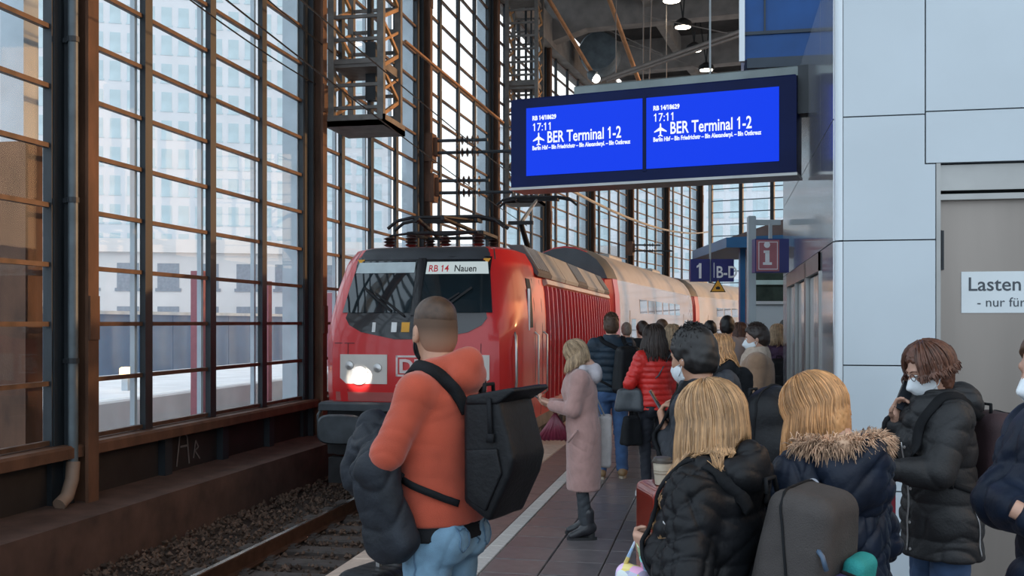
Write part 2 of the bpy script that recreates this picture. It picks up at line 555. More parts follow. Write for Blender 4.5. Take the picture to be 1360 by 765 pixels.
# chalky scrawl on the dark panel
g = MB()
gp = cv(12.85, W0)
def scr(pts, w=.028):
    for a, b in zip(pts, pts[1:]):
        g.bar((gp.x + .012, gp.y + a[0], a[1]), (gp.x + .012, gp.y + b[0], b[1]), w, .004, up=(1, 0, 0))
scr([(0, -.28), (.08, .12), (.18, .20), (.28, .10), (.34, -.28)])
scr([(.10, -.02), (.30, -.02)]); scr([(.46, -.22), (.52, .02), (.60, -.08), (.50, -.12), (.64, -.25)], .02)
g.build('scrawl', M('chalk_scrawl', (.16, .145, .14), .9), wall)

# ------------------------------------------------------------------ end wall
eb = cmat(68.2, 0)
win = struct('window_10', mw=eb)
xs = [-7.0 + 2.05 * j for j in range(11)]
for j, x in enumerate(xs):
    MB().box(x - .12, x + .12, -.15, .15, -.4, 13.4).build('mullion', steel_dark, win)
for r in range(17):
    z = .4 + r * .78
    MB().box(-7, 13.5, -.05, .05, z - .03, z + .03).build('transom', steel_grey, win)
    pm = MB().box(-.91, .91, -.006, .006, -.36, .36).mesh('pane', pane_glass) if r == 0 else pm
    if r < 16:
        for j in range(10):
            link('pane', pm, win, Matrix.Translation((xs[j] + 1.025, 0, z + .39)))
MB().box(-7.4, 13.6, -.2, .2, -1.0, .38).build('base_wall', concrete, win)

# ------------------------------------------------------------------ ceiling
ceil = struct('ceiling')
for k in range(-1, 9):
    s = POST0 + k * PITCH
    # deck of this bay, its cross beam with a haunch, and longitudinal joists
    m0, m1 = cmat(s, 0), cmat(s + PITCH, 0)
    top = [(-7.6, 14.3), (14.5, 14.3), (14.5, 14.8), (-7.6, 14.8)]
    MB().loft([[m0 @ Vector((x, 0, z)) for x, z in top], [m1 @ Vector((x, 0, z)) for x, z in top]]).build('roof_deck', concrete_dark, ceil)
    MB().prism([(-7.6, 12.3), (-5.6, 12.9), (14.5, 13.1), (14.5, 14.3), (-7.6, 14.3)], -.32, .32).build('cross_beam', concrete, ceil, mw=m0)
    edge = [(-7.7, 12.3), (-6.9, 12.3), (-6.9, 13.4), (-7.7, 13.4)]
    MB().loft([[m0 @ Vector((x, 0, z)) for x, z in edge], [m1 @ Vector((x, 0, z)) for x, z in edge]]).build('edge_beam', concrete, ceil)
    for off in (-3.2, 2.3, 7.5):
        j = [(off - .15, 13.5), (off + .15, 13.5), (off + .15, 14.3), (off - .15, 14.3)]
        MB().loft([[m0 @ Vector((x, 0, z)) for x, z in j], [m1 @ Vector((x, 0, z)) for x, z in j]]).build('joist', concrete, ceil)

# pendant lamps
lamp_em = E('lamp_glow', (1.0, 0.86, 0.66), 14)
shade_m = M('black_lamp_shade', (.02, .02, .02), .5)
def pendant(px, py, d, lab):
    p = at(px, d, zat(py, d))
    t = thing('pendant_lamp', lab, 'lamp', p, 0, 'pendant lamps under the roof')
    MB().lathe([(.30, 0), (.34, .02), (.30, .18), (.12, .30), (.06, .32)], 20).build('shade', shade_m, t, 40)
    MB().lathe([(.27, -.015), (.27, .0)], 20).build('bulb_disc', lamp_em, t)
    h = 14.3 - p.z
    MB().bar((0, 0, .3), (-.25, 0, h), .05).bar((0, 0, .3), (.12, 0, h), .05).build('hanger', shade_m, t)
    ld = bpy.data.lights.new('lamp_light', 'SPOT'); ld.energy = 60; ld.color = (1, .85, .65); ld.spot_size = R_(140); ld.shadow_soft_size = .25
    lo = bpy.data.objects.new('lamp_light', ld); COL.objects.link(lo); lo.parent = t; lo.location = (0, 0, -.05)
pendant(892, 1, 33.5, 'round pendant lamp under the roof, cut by the top edge of the picture')
pendant(907, 36, 36.5, 'round pendant lamp under the roof, second from the top of the picture')
pendant(922, 67, 39.8, 'round pendant lamp under the roof, third from the top of the picture')
pendant(938, 93, 43.0, 'lowest round pendant lamp, just above the departure board')
# floodlight and drum high on the left
fl = thing('floodlight', 'bright floodlight glowing at the end of a brace high above the departure board', 'lamp', at(790, 36, zat(102, 36)))
MB().lathe([(.05, -.3), (.16, -.2), (.2, 0), (.17, .02)], 14).xf(Matrix.Rotation(R_(120), 4, 'Y')).build('housing', steel_grey, fl, 40)
MB().sphere((0.05, -.05, -.08), .15, 12, 6).build('lens', E('flood_glow', (1, .97, .9), 8), fl, 180)
dr = thing('ventilation_drum', 'grey round ventilation drum under the roof left of the lamps', 'drum', at(797, 42, zat(72, 42)))
MB().lathe([(.0, -.6), (.75, -.6), (.82, -.5), (.82, .5), (.75, .6), (.0, .6)], 28, axis='Y').build('shell', steel_grey, dr, 40)
MB().bar((0, 0, .7), (0, 0, 3), .12).build('hanger', steel_dark, dr)

# unseen right hall side: solid base added to block low sun, glazing posts above
sw_ = struct('wall_sun_block')
for k in range(-4, 10):
    m0, m1 = cmat(POST0 + k * PITCH, 14.5), cmat(POST0 + (k + 1) * PITCH, 14.5)
    MB().loft([[m0 @ Vector((x, 0, z)) for x, z in ((0, -1), (.3, -1), (.3, 5.2), (0, 5.2))], [m1 @ Vector((x, 0, z)) for x, z in ((0, -1), (.3, -1), (.3, 5.2), (0, 5.2))]]).build('sun_block_panel', concrete, sw_)
    MB().box(-.1, .3, -.2, .2, 5.2, 14.3).build('post', steel_dark, sw_, mw=m0)

# braces, pull rods and wires
brace_m = M('rust_and_sunlit_orange', (0.30, 0.15, 0.07), .6, .2, .3, 3)  # orange covers rust on the braces and sunlight put into the pull rod
rodg_m = M('dull_grey_rod', (0.20, 0.18, 0.165), .6, .3)
def rod(name, a, b, r, m, lab, cat):
    p, q = at(a[0], a[2], zat(a[1], a[2])), at(b[0], b[2], zat(b[1], b[2]))
    return tag(MB().tube([(0, 0, 0), q - p], r, 8).build(name, m, None, 60, Matrix.Translation(p)), lab, cat, 'rods and braces under the roof')
rod('roof_brace', (706, -40, 32), (789, 101, 36.3), .07, brace_m, 'rusty brace rod slanting down left of the lamps to the floodlight', 'rod')
rod('roof_brace', (795, -40, 30), (850, 112, 33), .075, brace_m, 'thick rusty brace rod slanting down behind the departure board', 'rod')
rod('roof_brace', (798, 107, 24), (1010, 32, 24), .05, rodg_m, 'grey pull rod rising from the board to the blue box, upper of a pair', 'rod')
rod('roof_brace', (806, 108, 24), (1010, 38, 24), .035, rodg_m, 'grey pull rod rising from the board to the blue box, lower of a pair', 'rod')
for i, (a, b, l) in enumerate((((740, 10, 40), (880, 72, 40), 'thin tie rod under the roof running to the second lamp'),
                ((855, 21, 36), (985, 48, 36), 'thin tie rod under the roof right of the second lamp'),
                ((780, 42, 42), (960, 100, 44), 'thin tie rod under the roof behind the third lamp'),
                ((855, -142, 30), (854, 112, 30), 'thin vertical hanger rod behind the board, left of a pair'),
                ((869, -142, 30), (862, 112, 30), 'thin vertical hanger rod behind the board, right of a pair'),
                ((818, -124, 31), (818, 110, 31), 'thin vertical hanger rod beside the thick rusty brace'),
                ((885, -75, 34), (885, 112, 34), 'short vertical hanger rod below the third lamp'))):
    rod('tie_rod', a, b, .022 if i < 3 else .018, rodg_m, l, 'rod')
rod('contact_wire_arm', (538, 55, 20.2), (668, 163, 24), .035, brace_m, 'sunlit orange pull rod running from the near lattice mast to the far one', 'rod')
wire_m = M('black_wire', (.02, .02, .022), .5, .5)
def wire(a, b, sag, lab):
    p, q = at(a[0], a[2], zat(a[1], a[2])), at(b[0], b[2], zat(b[1], b[2]))
    pts = [Vector((0, 0, 0)).lerp(q - p, t / 12) - Vector((0, 0, sag * 4 * (t / 12) * (1 - t / 12))) for t in range(13)]
    tag(MB().tube(pts, .012, 5).build('overhead_wire', wire_m, None, 60, Matrix.Translation(p)), lab, 'wire', 'overhead wires')
wire((250, -2, 13.5), (430, 118, 19), .05, 'thin dark wire crossing the upper panes of the second bay')
wire((345, -10, 16), (470, 90, 20), .04, 'thin dark wire crossing from the second bay to the lattice mast')
wire((250, -40, 11), (700, 300, 33), .1, 'long dark contact wire running above the locomotive roof')
wire((330, -60, 11.5), (720, 262, 36), .1, 'long dark catenary wire running over the red locomotive')
wl_m = M('pale_cable', (.62, .56, .46), .5)
p, q = at(757, 30, zat(252, 30)), at(940, 62, zat(308, 62))
MBw = MB().tube([Vector((0, 0, 0)).lerp(q - p, t / 12) - Vector((0, 0, .5 * 4 * (t / 12) * (1 - t / 12))) for t in range(13)], .045, 6)
tag(MBw.build('sagging_cable', wl_m, None, 60, Matrix.Translation(p)), 'pale sagging cable in front of the far window bays', 'cable')

# hanging lattice masts
lat_m = M('lattice_grey_paint', (0.135, 0.125, 0.115), .6, .2, .25, 5)
lat_sunlit = M('lattice_sunlit_orange', (0.36, 0.20, 0.085), .6, .1, .25, 5)  # orange of the low sun put into the colour of the side braces
def lattice(loc, zb, lab, rz=0):
    t = thing('lattice_mast', lab, 'mast', (loc.x, loc.y, zb), rz, 'hanging lattice masts')
    H = 13 - zb; w = .48; dp = .52
    for sx in (-1, 1):
        for sy in (-1, 1):
            MB().box(sx * w - .06, sx * w + .06, sy * dp - .06, sy * dp + .06, 0, H).build('upright', lat_m, t)
    fr = MB().box(-w - .1, w + .1, -dp - .1, dp + .1, -.10, .0).box(-w - .1, w + .1, -dp - .1, -dp - .06, -.1, .10).box(w + .06, w + .1, -dp - .1, dp + .1, -.1, .1)
    fr.build('base_frame', lat_m, t)
    for i in range(int(H / .42)):
        z = .25 + i * .42
        for sy in (-1, 1):
            MB().box(-w, w, sy * dp - .03, sy * dp + .03, z - .03, z + .03).build('rung', lat_m, t)
    for i in range(int(H / .9)):
        z = .1 + i * .9
        for sx in (-1, 1):
            o = MB()
            o.bar((sx * w, -dp, z), (sx * w, dp, z + .45), .05, .07).bar((sx * w, dp, z + .45), (sx * w, -dp, z + .9), .05, .07)
            o.bar((sx * w, -dp, z + .45), (sx * w, dp, z + .9), .04, .05)
            o.build('diagonal_brace', lat_sunlit, t)
        if i % 3 == 1: MB().box(-w, w, -dp, dp, z, z + .16).build('cross_plate', lat_m, t)
    # ladder and counterweight inside
    MB().bar((.0, .2, 0), (.0, .2, H), .07).bar((.18, .2, 0), (.18, .2, H), .05).bar((.09, .1, .5), (.09, .1, 1.6), .2).build('weight_guide', steel_dark, t)
    return t
lattice(at(486, 19.4), zat(168, 19.4), 'hanging steel lattice mast nearest the camera, lit orange on one side')
lattice(at(697, 33.5), zat(268, 33.5), 'hanging steel lattice mast further back, half hidden by the departure board')
# cantilever arms with insulators on a column
def cantilever(px, py, d, lab, fl=1):
    p = at(px, d, zat(py, d))
    t = thing('catenary_bracket', lab, 'bracket', p, 0, 'catenary brackets')
    MB().box(-.25, .1, -.2, .2, -.35, .35).box(-.1, .2, -.1, .1, -.2, .25).build('clamp', steel_rust, t)
    for dz, l in ((.18, 1.5), (-.12, 2.1)):
        MB().tube([(0, 0, dz), (l * fl, -.2, dz - .05)], .04, 8).build('arm', steel_dark, t, 60)
        ins = MB()
        for q in range(5):
            x = (.7 + q * .13) * fl
            ins.tube([(x - .03, -.07, dz - .02), (x, -.07, dz - .02), (x + .03, -.07, dz - .02)], [.05, .12, .05], 10)
        ins.build('insulator', M('brown_insulator', (.06, .035, .03), .3), t, 50)
    return t
cantilever(572, 197, 25.5, 'catenary bracket with brown insulators, upper one on the column behind the train')
cantilever(574, 250, 25.5, 'catenary bracket with brown insulators, lower one on the column behind the train')
cantilever(838, 330, 52, 'catenary bracket with insulators far back over the white coach')
# ------------------------------------------------------------------ outside the windows
random.seed(11)
grd = struct('trim_20', M('street_ground', (.50, .52, .54), .9, 0, .15, .3), MB().box(-320, -7.6, -60, 420, -1.4, -1.05))
MB().box(-7.6, 300, 70, 420, -1.4, -1.05).build('street_strip', MATS['street_ground'], grd)
fac_m = M('pale_facade', (0.66, 0.68, 0.71), .8, 0, .04, .4)
fwin_m = M('facade_window', (0.47, 0.58, 0.62), .25, 0, .12, .5)
def facade(name, lab, loc, rz, W, H, D, px, pz, ww, wh, z0, mats):
    t = thing(name, lab, 'building', loc, rz)
    MB().box(-W / 2, W / 2, 0, D, 0, H).build('wall', mats[0], t)
    MB().box(-W / 2 - .3, W / 2 + .3, -.3, D + .3, H, H + .8).build('cornice', mats[0], t)
    fr = MB().box(-ww / 2 - .12, ww / 2 + .12, -.06, .02, -wh / 2 - .18, -wh / 2).box(-ww / 2, ww / 2, -.03, .02, -wh / 2, wh / 2).mesh('window', mats[1])
    nx = int(W / px); nz = int((H - z0) / pz)
    for i in range(nx):
        for j in range(nz):
            link('window', fr, t, Matrix.Translation((-W / 2 + px * (i + .5) + (W - nx * px) / 2, 0, z0 + pz * (j + .5))))
    return t
p = at(255, 120)
facade('office_tower', 'pale grey office tower with a regular grid of windows beyond the glass wall', (p.x, p.y, -1), YAW + R_(14), 46, 44, 18, 1.88, 3.3, 1.15, 2.1, 7, (fac_m, fwin_m))
p = at(250, 62)
facade('apartment_block', 'low pale block with dark windows standing in front of the office tower', (p.x, p.y, -1), YAW + R_(12), 56, 6.9, 10, 2.3, 2.6, 1.25, 1.5, 1.6, (M('pale_plaster', (.78, .74, .72), .85, 0, .08, .5), M('dark_window', (.30, .33, .37), .25)))
p = at(1010, 110)
facade('glass_block', 'pale building with a fine window grid beyond the end wall', (p.x, p.y, -1), YAW - R_(4), 60, 24, 14, 2.4, 2.9, 1.6, 1.9, 2, (fac_m, fwin_m))
# second platform outside with hoarding, rails, posts, lamp
pl = thing('outer_platform', 'pale concrete platform outside the glass wall with a blue hoarding behind', 'platform', (-17, 30, -1.05))
MB().bevbox(-3.4, 3.4, -32, 60, 0, .95, .05).build('slab', M('pale_platform', (.75, .76, .78), .8, 0, .1, 1), pl)
MB().box(2.9, 3.2, -32, 60, .95, .957).build('edge_line', M('white_line', (.8, .8, .8), .7), pl)
hb = M('blue_hoarding', (.13, .23, .37), .6, 0, .2, .5)
h = thing('hoarding_fence', 'blue hoarding of flat panels along the outer platform', 'fence', (-22.5, 30, -1.05))
pm = MB().box(-.05, .05, -1.23, 1.23, .1, 3.05).mesh('panel', hb)
for k in range(36): link('panel', pm, h, Matrix.Translation((random.uniform(-.02, .02), -32 + k * 2.5, 0)))
MB().box(-.12, .12, -33.3, 56.8, 3.05, 3.18).build('cap_rail', fin_mat, h)
r2 = thing('outer_track', 'pair of rails outside the glass wall below the outer platform', 'track', (-11.5, 30, -1.05))
for sx in (-.75, .75): MB().box(sx - .035, sx + .035, -32, 60, 0, .17).build('rail', rail_m, r2)
om = MB().box(-1.2, 1.2, -.12, .12, -.02, .06).mesh('sleeper', slp_m)
for k in range(44): link('sleeper', om, r2, Matrix.Translation((0, -28 + k * .9, 0)))
redp = M('red_post_paint', (.34, .12, .14), .6)
for i, (px, d, lab) in enumerate(((265, 24, 'red post outside the second bay, nearest the camera'), (352, 30, 'red post outside the second bay, near its last column of panes'), (441, 42, 'red post outside, seen just left of the locomotive'))):
    p = at(px, d, -1.05)
    t = thing('red_post', lab, 'post', p, 0, 'red posts outside the windows')
    MB().box(-.16, .16, -.12, .12, 0, 3.95).build('shaft', redp, t)
    MB().box(-.22, .22, -.2, .2, 0, .25).build('foot', concrete, t)
p = at(168, 27, -.1)
t = thing('platform_lamp', 'small glowing amber lamp on a post outside the second bay', 'lamp', p)
MB().box(-.09, .09, -.09, .09, 0, 1.2 - .78).build('post', fin_mat, t)
MB().bevbox(-.13, .13, -.13, .13, .36, .62, .04).build('lamp_head', E('amber_glow', (1, .62, .25), 5), t)

# ------------------------------------------------------------------ lift tower on the right
clad = M('pale_blue_cladding', (0.50, 0.57, 0.615), .32, 0.0, .05, 1.2, coat=.25, coat_rough=.15)
gap_m = M('dark_joint', (.035, .05, .07), .7)
trim_w = M('white_corner_trim', (.62, .67, .70), .3, .2, .04, 1)
metal_br = M('brushed_bronze_steel', (.25, .22, .195), .36, .75, .12, 3, stretch=(1, 1, .1))
metal_fr = M('frame_steel', (.30, .30, .29), .35, .8, .12, 3)
side_m = M('polished_side_panel', (.56, .58, .60), .12, .7, .05, 2)
KX, KY = .695, 6.57
wr = struct('wall_right')
MB().box(KX + .03, 6.5, KY + .04, 11.7, 0, 3.95).build('core', gap_m, wr) if False else None
core = MB()
core.box(KX + .03, 1.285, KY + .04, 11.7, 0, 3.95).box(1.285, 2.78, KY + .25, 11.7, 0, 2.66).box(2.78, 6.5, KY + .04, 11.7, 0, 3.95).box(1.285, 2.78, KY + .04, 11.7, 2.66, 3.95)
core.build('core', gap_m, wr)
def panel(x0, x1, z0, z1):
    g = .004
    MB().box(x0 + g, x1 - g, KY, KY + .03, z0 + g, z1 - g).build('panel', clad, wr)
rows = [0.02, .67, 1.436, 2.2]
for a, b in zip(rows, rows[1:]): panel(.745, 1.285, a, b)
g = .004
MB().prism([(.745 + g, 2.2 + g), (1.285 - g, 2.2 + g), (1.285 - g, 2.66 - g), (1.224 - g, 2.66 - g), (1.224 - g, 2.96 - g), (.745 + g, 2.96 - g)], KY, KY + .03).build('panel', clad, wr)
panel(.745, 1.224, 2.96, 3.95); panel(1.224, 2.78, 2.66, 2.975); panel(1.224, 2.78, 2.975, 3.95)
for a, b in zip([0.02, 1.436, 2.2, 2.975], [1.436, 2.2, 2.975, 3.95]): panel(2.78, 4.3, a, b); panel(4.3, 5.9, a, b)
# rounded corner trim
ct = [(.70 + .045 - .045 * math.cos(t), KY + .045 - .045 * math.sin(t)) for t in [k * math.pi / 12 for k in range(7)]]
MB().loft([[(x, y, z) for x, y in ct] + [(.745, KY + .06, z), (.70, KY + .06, z)] for z in (0, 2.195)]).build('corner_trim', trim_w, wr, 40)
MB().loft([[(x, y, z) for x, y in ct] + [(.745, KY + .06, z), (.70, KY + .06, z)] for z in (2.205, 3.95)] ).build('corner_trim', trim_w, wr, 40)
# left flank
yy = [KY + .06, 7.45, 8.6, 9.75, 10.9, 11.7]
for i, (a, b) in enumerate(zip(yy, yy[1:])):
    for z0, z1 in ((2.2, 2.96), (2.96, 3.95)) + (((0.02, 2.2),) if i in (0, 4) else ()):
        MB().box(KX, KX + .03, a + g, b - g, z0 + g, z1 - g).build('side_panel', side_m, wr)
for i, (a, b) in enumerate(((7.5, 8.0), (8.02, 8.5), (8.7, 9.7), (9.85, 10.85))):
    MB().box(KX + .02, KX + .05, a, b, 0.02, 2.05).build('lift_door_leaf', side_m, wr)
for y in (7.45, 8.55, 8.66, 9.76, 10.88):
    MB().box(KX - .012, KX + .05, y, y + .04, 0, 2.19).build('lift_frame', metal_fr, wr)
MB().box(KX - .012, KX + .05, 7.45, 10.92, 2.06, 2.19).build('lift_frame', metal_fr, wr)
# service door
d1 = struct('door_1')
MB().box(1.31, 2.75, KY + .10, KY + .15, .02, 2.44).build('door_leaf', metal_br, d1)
MB().box(1.285, 1.31, KY - .005, KY + .2, 0, 2.66).box(2.75, 2.78, KY - .005, KY + .2, 0, 2.66).build('door_frame', metal_fr, d1)
MB().box(1.31, 2.75, KY + .05, KY + .2, 2.50, 2.655).box(1.31, 2.75, KY + .02, KY + .2, 2.44, 2.475).build('lintel', metal_fr, d1)
for z in (2.02, .45):
    hg = MB().box(1.305, 1.345, KY + .075, KY + .1, z, z + .24)
    hg.lathe([(.014, z), (.014, z + .24)], 10, (1.318, KY + .075, 0))
    hg.build('hinge', steel_dark, d1, 40)
sg = MB().box(1.448, 2.35, KY + .092, KY + .10, 1.757, 2.008).build('sign_plate', M('pale_sign', (.66, .72, .74), .5, 0, .03), d1)
ink = M('dark_grey_ink', (.06, .075, .09), .6)
link('lettering', text_mesh('Lasten', .118, ink, 1.0, .001, bold=.001), sg, face_mat((1.482, KY + .091, 1.892), (1, 0, 0), (0, 0, 1)))
link('lettering', text_mesh('- nur für', .080, ink, 1.0, .001), sg, face_mat((1.535, KY + .091, 1.795), (1, 0, 0), (0, 0, 1)))
# blue box at the top of the lift tower
blue_gl = M('deep_blue_panel', (.008, .065, .23), .3, 0, .3, 1.5, spec=.25)
bx = thing('blue_fascia_box', 'glossy blue box hanging above the departure board at the lift tower', 'box', (.45, 9.6, 4.1))
MB().box(-.22, .62, 0, 1.6, 0, 3.4).build('body', blue_gl, bx)
MB().box(-.27, -.22, -.04, .02, -.02, 3.4).build('corner_profile', trim_w, bx)
MB().box(-.05, -.035, -.02, .0, .25, 3.4).box(-.22, .62, -.02, 0, .22, .25).build('seam', gap_m, bx)
MB().box(-.20, .62, -.05, .0, -.09, .0).build('underside_strip', gap_m, bx)  # solid dark strip below the front edge of the box
MB().box(-.06, .0, .1, .2, -.14, .0).build('stub', metal_fr, bx)

# ------------------------------------------------------------------ departure board
BL, BR = Vector((-1.80, 8.86, 0)), Vector((.60, 8.38, 0))
ex = (BR - BL).normalized()
LB = (BR - BL).length
ZB, ZT = 2.885, 3.665
bd = thing('departure_board', 'dark blue hanging departure board with two lit screens', 'display', ((BL.x + BR.x) / 2, (BL.y + BR.y) / 2, ZB), math.atan2(ex.y, ex.x))
HB = ZT - ZB
navy = M('navy_board_case', (.004, .010, .055), .5, 0, .2, 2, spec=.12)
MB().bevbox(-LB / 2, LB / 2, 0, .32, 0, HB, .012).build('housing', navy, bd)
MB().box(-LB / 2 - .008, LB / 2 + .008, -.012, .33, -.022, 0).build('bottom_rail', metal_fr, bd)
tb = MB().bevbox(-LB / 2 + .56, LB / 2, .08, .26, HB + .005, HB + .085, .01)
tb.build('support_beam', M('grey_green_beam', (.16, .19, .19), .5, .3, .2, 3), bd)
MB().box(LB / 2, LB / 2 + .09, .08, .26, HB - .3, HB + .085).build('wall_bracket', steel_dark, bd)
scr_m = E('blue_screen', (0.0, .043, .85), 1.0)
txt_m = E('screen_white', (.85, .92, 1.0), 1.15)
for u0, u1 in ((.060, .488), (.502, .945)):
    x0 = -LB / 2 + u0 * LB; x1 = -LB / 2 + u1 * LB
    z0, z1 = .125 * HB, .885 * HB
    s = MB().box(x0, x1, -.006, .002, z0, z1).build('screen', scr_m, bd)
    w = x1 - x0; hh = z1 - z0
    def tx(t, size, xs, u, v, b=0.0):
        me = text_mesh(t, size, txt_m, xs, .001, bold=b)
        link('lettering', me, s, face_mat((x0 + u * w, -.0075, z0 + v * hh), (1, 0, 0), (0, 0, 1)))
        return me
    tx('RB 14/18629', .052, .82, .055, .815, .002)
    tx('17:11', .098, .86, .055, .655)
    tx('BER Terminal 1-2', .140, .67, .185, .470, .002)
    tx('Berlin Hbf – Bln Friedrichstr – Bln Alexanderpl. – Bln Ostkreuz', .050, .69, .055, .375, .0015)
    # aeroplane symbol
    half = [(0, .5), (.05, .42), (.06, .18), (.46, -.10), (.46, -.18), (.06, -.06), (.045, -.34), (.17, -.44), (.17, -.5), (0, -.45)]
    poly = half + [(-a, b) for a, b in reversed(half[1:-1])]
    k = .115
    MB().loft([[(a * k, b * k, z) for a, b in poly] for z in (0, .001)]).build('aeroplane_symbol', txt_m, s, mw=face_mat((x0 + .112 * w, -.0075, z0 + .535 * hh), (1, 0, 0), (0, 0, 1)))
MB().box(.489 * LB - LB / 2, .501 * LB - LB / 2, -.008, .0, .1 * HB, .9 * HB).build('mullion', navy, bd)

# ------------------------------------------------------------------ signs and pavilion
sign_blue = M('sign_blue', (.018, .022, .14), .4)
sign_white = M('sign_white', (.75, .76, .78), .5)
grey_post = M('pale_grey_post', (.42, .47, .49), .45, .3, .08, 3)
p = at(946, 13.0)
zt, zb = zat(344, 13), zat(374, 13)
sn = thing('platform_sign', 'blue hanging platform sign reading 1 and B above the white coach', 'sign', (p.x, p.y, zb), YAW)
h = zt - zb
for x0, x1 in ((-.275, -.03), (-.012, .275)):
    MB().box(x0, x1, 0, .08, 0, h).build('sign_face', sign_blue, sn)
MB().bar((-.02, .04, 0), (-.02, .04, 10.5), .02).build('hanger', grey_post, sn)
link('lettering', text_mesh('1', .27, sign_white, .9, .001, bold=.004), sn, face_mat((-.215, -.002, .045), (1, 0, 0), (0, 0, 1)))
link('lettering', text_mesh('B-D', .21, sign_white, .8, .001, bold=.003), sn, face_mat((.045, -.002, .05), (1, 0, 0), (0, 0, 1)))
MB().box(.018, .026, -.002, 0, .05, .24).build('divider', sign_white, sn)
p = at(953.5, 13.0); zb2 = zat(388, 13)
wt = thing('warning_triangle', 'yellow triangular warning sign hanging under the blue platform sign', 'sign', (p.x, p.y, zb2), YAW)
yel = M('warning_yellow', (.75, .36, .03), .5)
blk = M('sign_black', (.02, .02, .02), .6)
MB().prism([(-.10, 0), (.10, 0), (0, .172)], 0, .012).build('border', blk, wt)
MB().prism([(-.082, .011), (.082, .011), (0, .152)], -.003, .002).build('face', yel, wt)
MB().prism([(-.022, .035), (.022, .035), (.03, .06), (0, .075), (-.03, .06)], -.005, 0).build('symbol', blk, wt)
MB().bar((0, .006, .165), (0, .006, zb - zb2 + .02), .012).build('hanger', grey_post, wt)
# information column
p = at(998, 11.0)
ic = thing('information_post', 'pale grey post with a bracket carrying the information sign', 'post', (p.x, p.y, 0), YAW)
MB().bevbox(-.04, .04, -.04, .04, 0, zat(287, 11), .01).build('shaft', grey_post, ic)
MB().box(.04, .31, -.025, .025, zat(299, 11), zat(292, 11)).build('bracket', grey_post, ic)
MB().box(-.1, .1, -.1, .1, 0, .02).build('foot_plate', grey_post, ic)
z0, z1 = zat(362, 10), zat(317, 10)
p2 = at(1025.5, 10)
isg = thing('information_sign', 'square sign with a white i on faded red and a blue side', 'sign', (p2.x, p2.y, z0), YAW)
MB().box(-.165, .165, 0, .14, 0, z1 - z0).build('case', sign_blue, isg)
ifc = MB().box(-.155, .068, -.008, 0, .012, z1 - z0 - .012).build('face', M('faded_red_face', (.36, .12, .14), .4), isg)
fr = MB()
for a in ((-.135, .052, .03, .037), (-.135, .052, z1 - z0 - .037, z1 - z0 - .03), (-.135, -.129, .03, z1 - z0 - .03), (.046, .052, .03, z1 - z0 - .03)): fr.box(a[0], a[1], -.011, -.007, a[2], a[3])
fr.build('frame_line', sign_white, ifc)
MB().lathe([(.03, 0), (.03, .003)], 16, (-.052, -.011, .27), axis='Y').box(-.085, -.028, -.011, -.007, .19, .215).box(-.07, -.028, -.011, -.007, .09, .2).box(-.092, -.005, -.011, -.007, .075, .1).build('letter', sign_white, ifc)
MB().bar((0, .07, z1 - z0), (0, .07, zat(296, 10) - z0), .03).build('hanger', grey_post, isg)
# shelter with the blue roof
p = at(1010, 15.0)
pv = thing('platform_shelter', 'white platform shelter with a blue post and a blue roof edge', 'shelter', (p.x, p.y, 0), YAW)
blue_post = M('blue_enamel', (.02, .105, .24), .35, 0, .15, 2)
def lx(px): return (px - 1010) / F_PX * 15
MB().box(lx(982), lx(989), -.05, .05, 0, zat(330, 15)).build('post', blue_post, pv)
MB().box(lx(991), lx(1000), 0, .1, 0, zat(332, 15)).build('side_panel', clad, pv)
MB().box(lx(1003), lx(1075), .05, .15, 0, zat(404, 15)).build('front_panel', clad, pv)
MB().box(lx(1003), lx(1075), .06, .09, zat(404, 15), zat(362, 15)).build('window_pane', M('shelter_glass', (.05, .07, .06), .08, 0, .5, 3), pv)
MB().box(lx(1003), lx(1075), .0, .16, zat(378, 15), zat(372, 15)).build('head_band', M('pale_green_band', (.45, .6, .58), .4), pv)
MB().box(lx(1003), lx(1075), .0, .16, zat(404, 15), zat(400, 15)).build('window_sill', trim_w, pv)
rf_ = [(lx(960), zat(332, 15)), (lx(960), zat(318, 15)), (lx(1045), zat(288, 15)), (lx(1120), zat(288, 15)), (lx(1120), zat(332, 15))]
MB().prism([(lx(958), zat(331, 15)), (lx(958), zat(318, 15)), (lx(1090), zat(312, 15)), (lx(1090), zat(331, 15))], -.35, 2.4).build('roof_edge', blue_post, pv)
MB().prism([(lx(962), zat(318, 15)), (lx(1045), zat(290, 15)), (lx(1110), zat(290, 15)), (lx(1110), zat(316, 15))], -.3, 2.4).build('roof', M('brown_felt_roof', (.13, .095, .09), .8), pv)
MB().box(lx(991), lx(1075), .15, 2.3, 0, .05).build('base', clad, pv)
# ------------------------------------------------------------------ locomotive
red_p = M('red_train_paint', (0.58, 0.020, 0.022), .35, 0, .06, 1.2, coat=.4, coat_rough=.08)
dark_rf = M('dark_roof_paint', (.045, .05, .058), .45, .1, .2, 3)
under_m = M('underframe_black', (.018, .018, .020), .6, .3, .4, 4)
buf_m = M('buffer_grey', (.05, .058, .066), .5, .4, .3, 5)
lamp_w = M('lamp_housing_white', (.62, .57, .52), .3, 0, .05, 5, coat=.3)
silver = M('silver_metal', (.55, .54, .53), .3, .9, .08, 6)
roof_g = M('roof_light_grey', (.36, .37, .37), .45, .2, .12, 3)
screen_gl = M('windscreen_glass', (.012, .022, .028), .05, 0, .3, 2, coat=1.0, coat_rough=.02)
LX, LY, LLEN = -4.25, 14.0, 13.4
LYAW = R_(.35)
loco = thing('locomotive', 'red electric locomotive arriving with a lit headlight and dark windscreens', 'train', (LX, LY, -.76), LYAW)
ZR = .76                                            # local z = height above rail
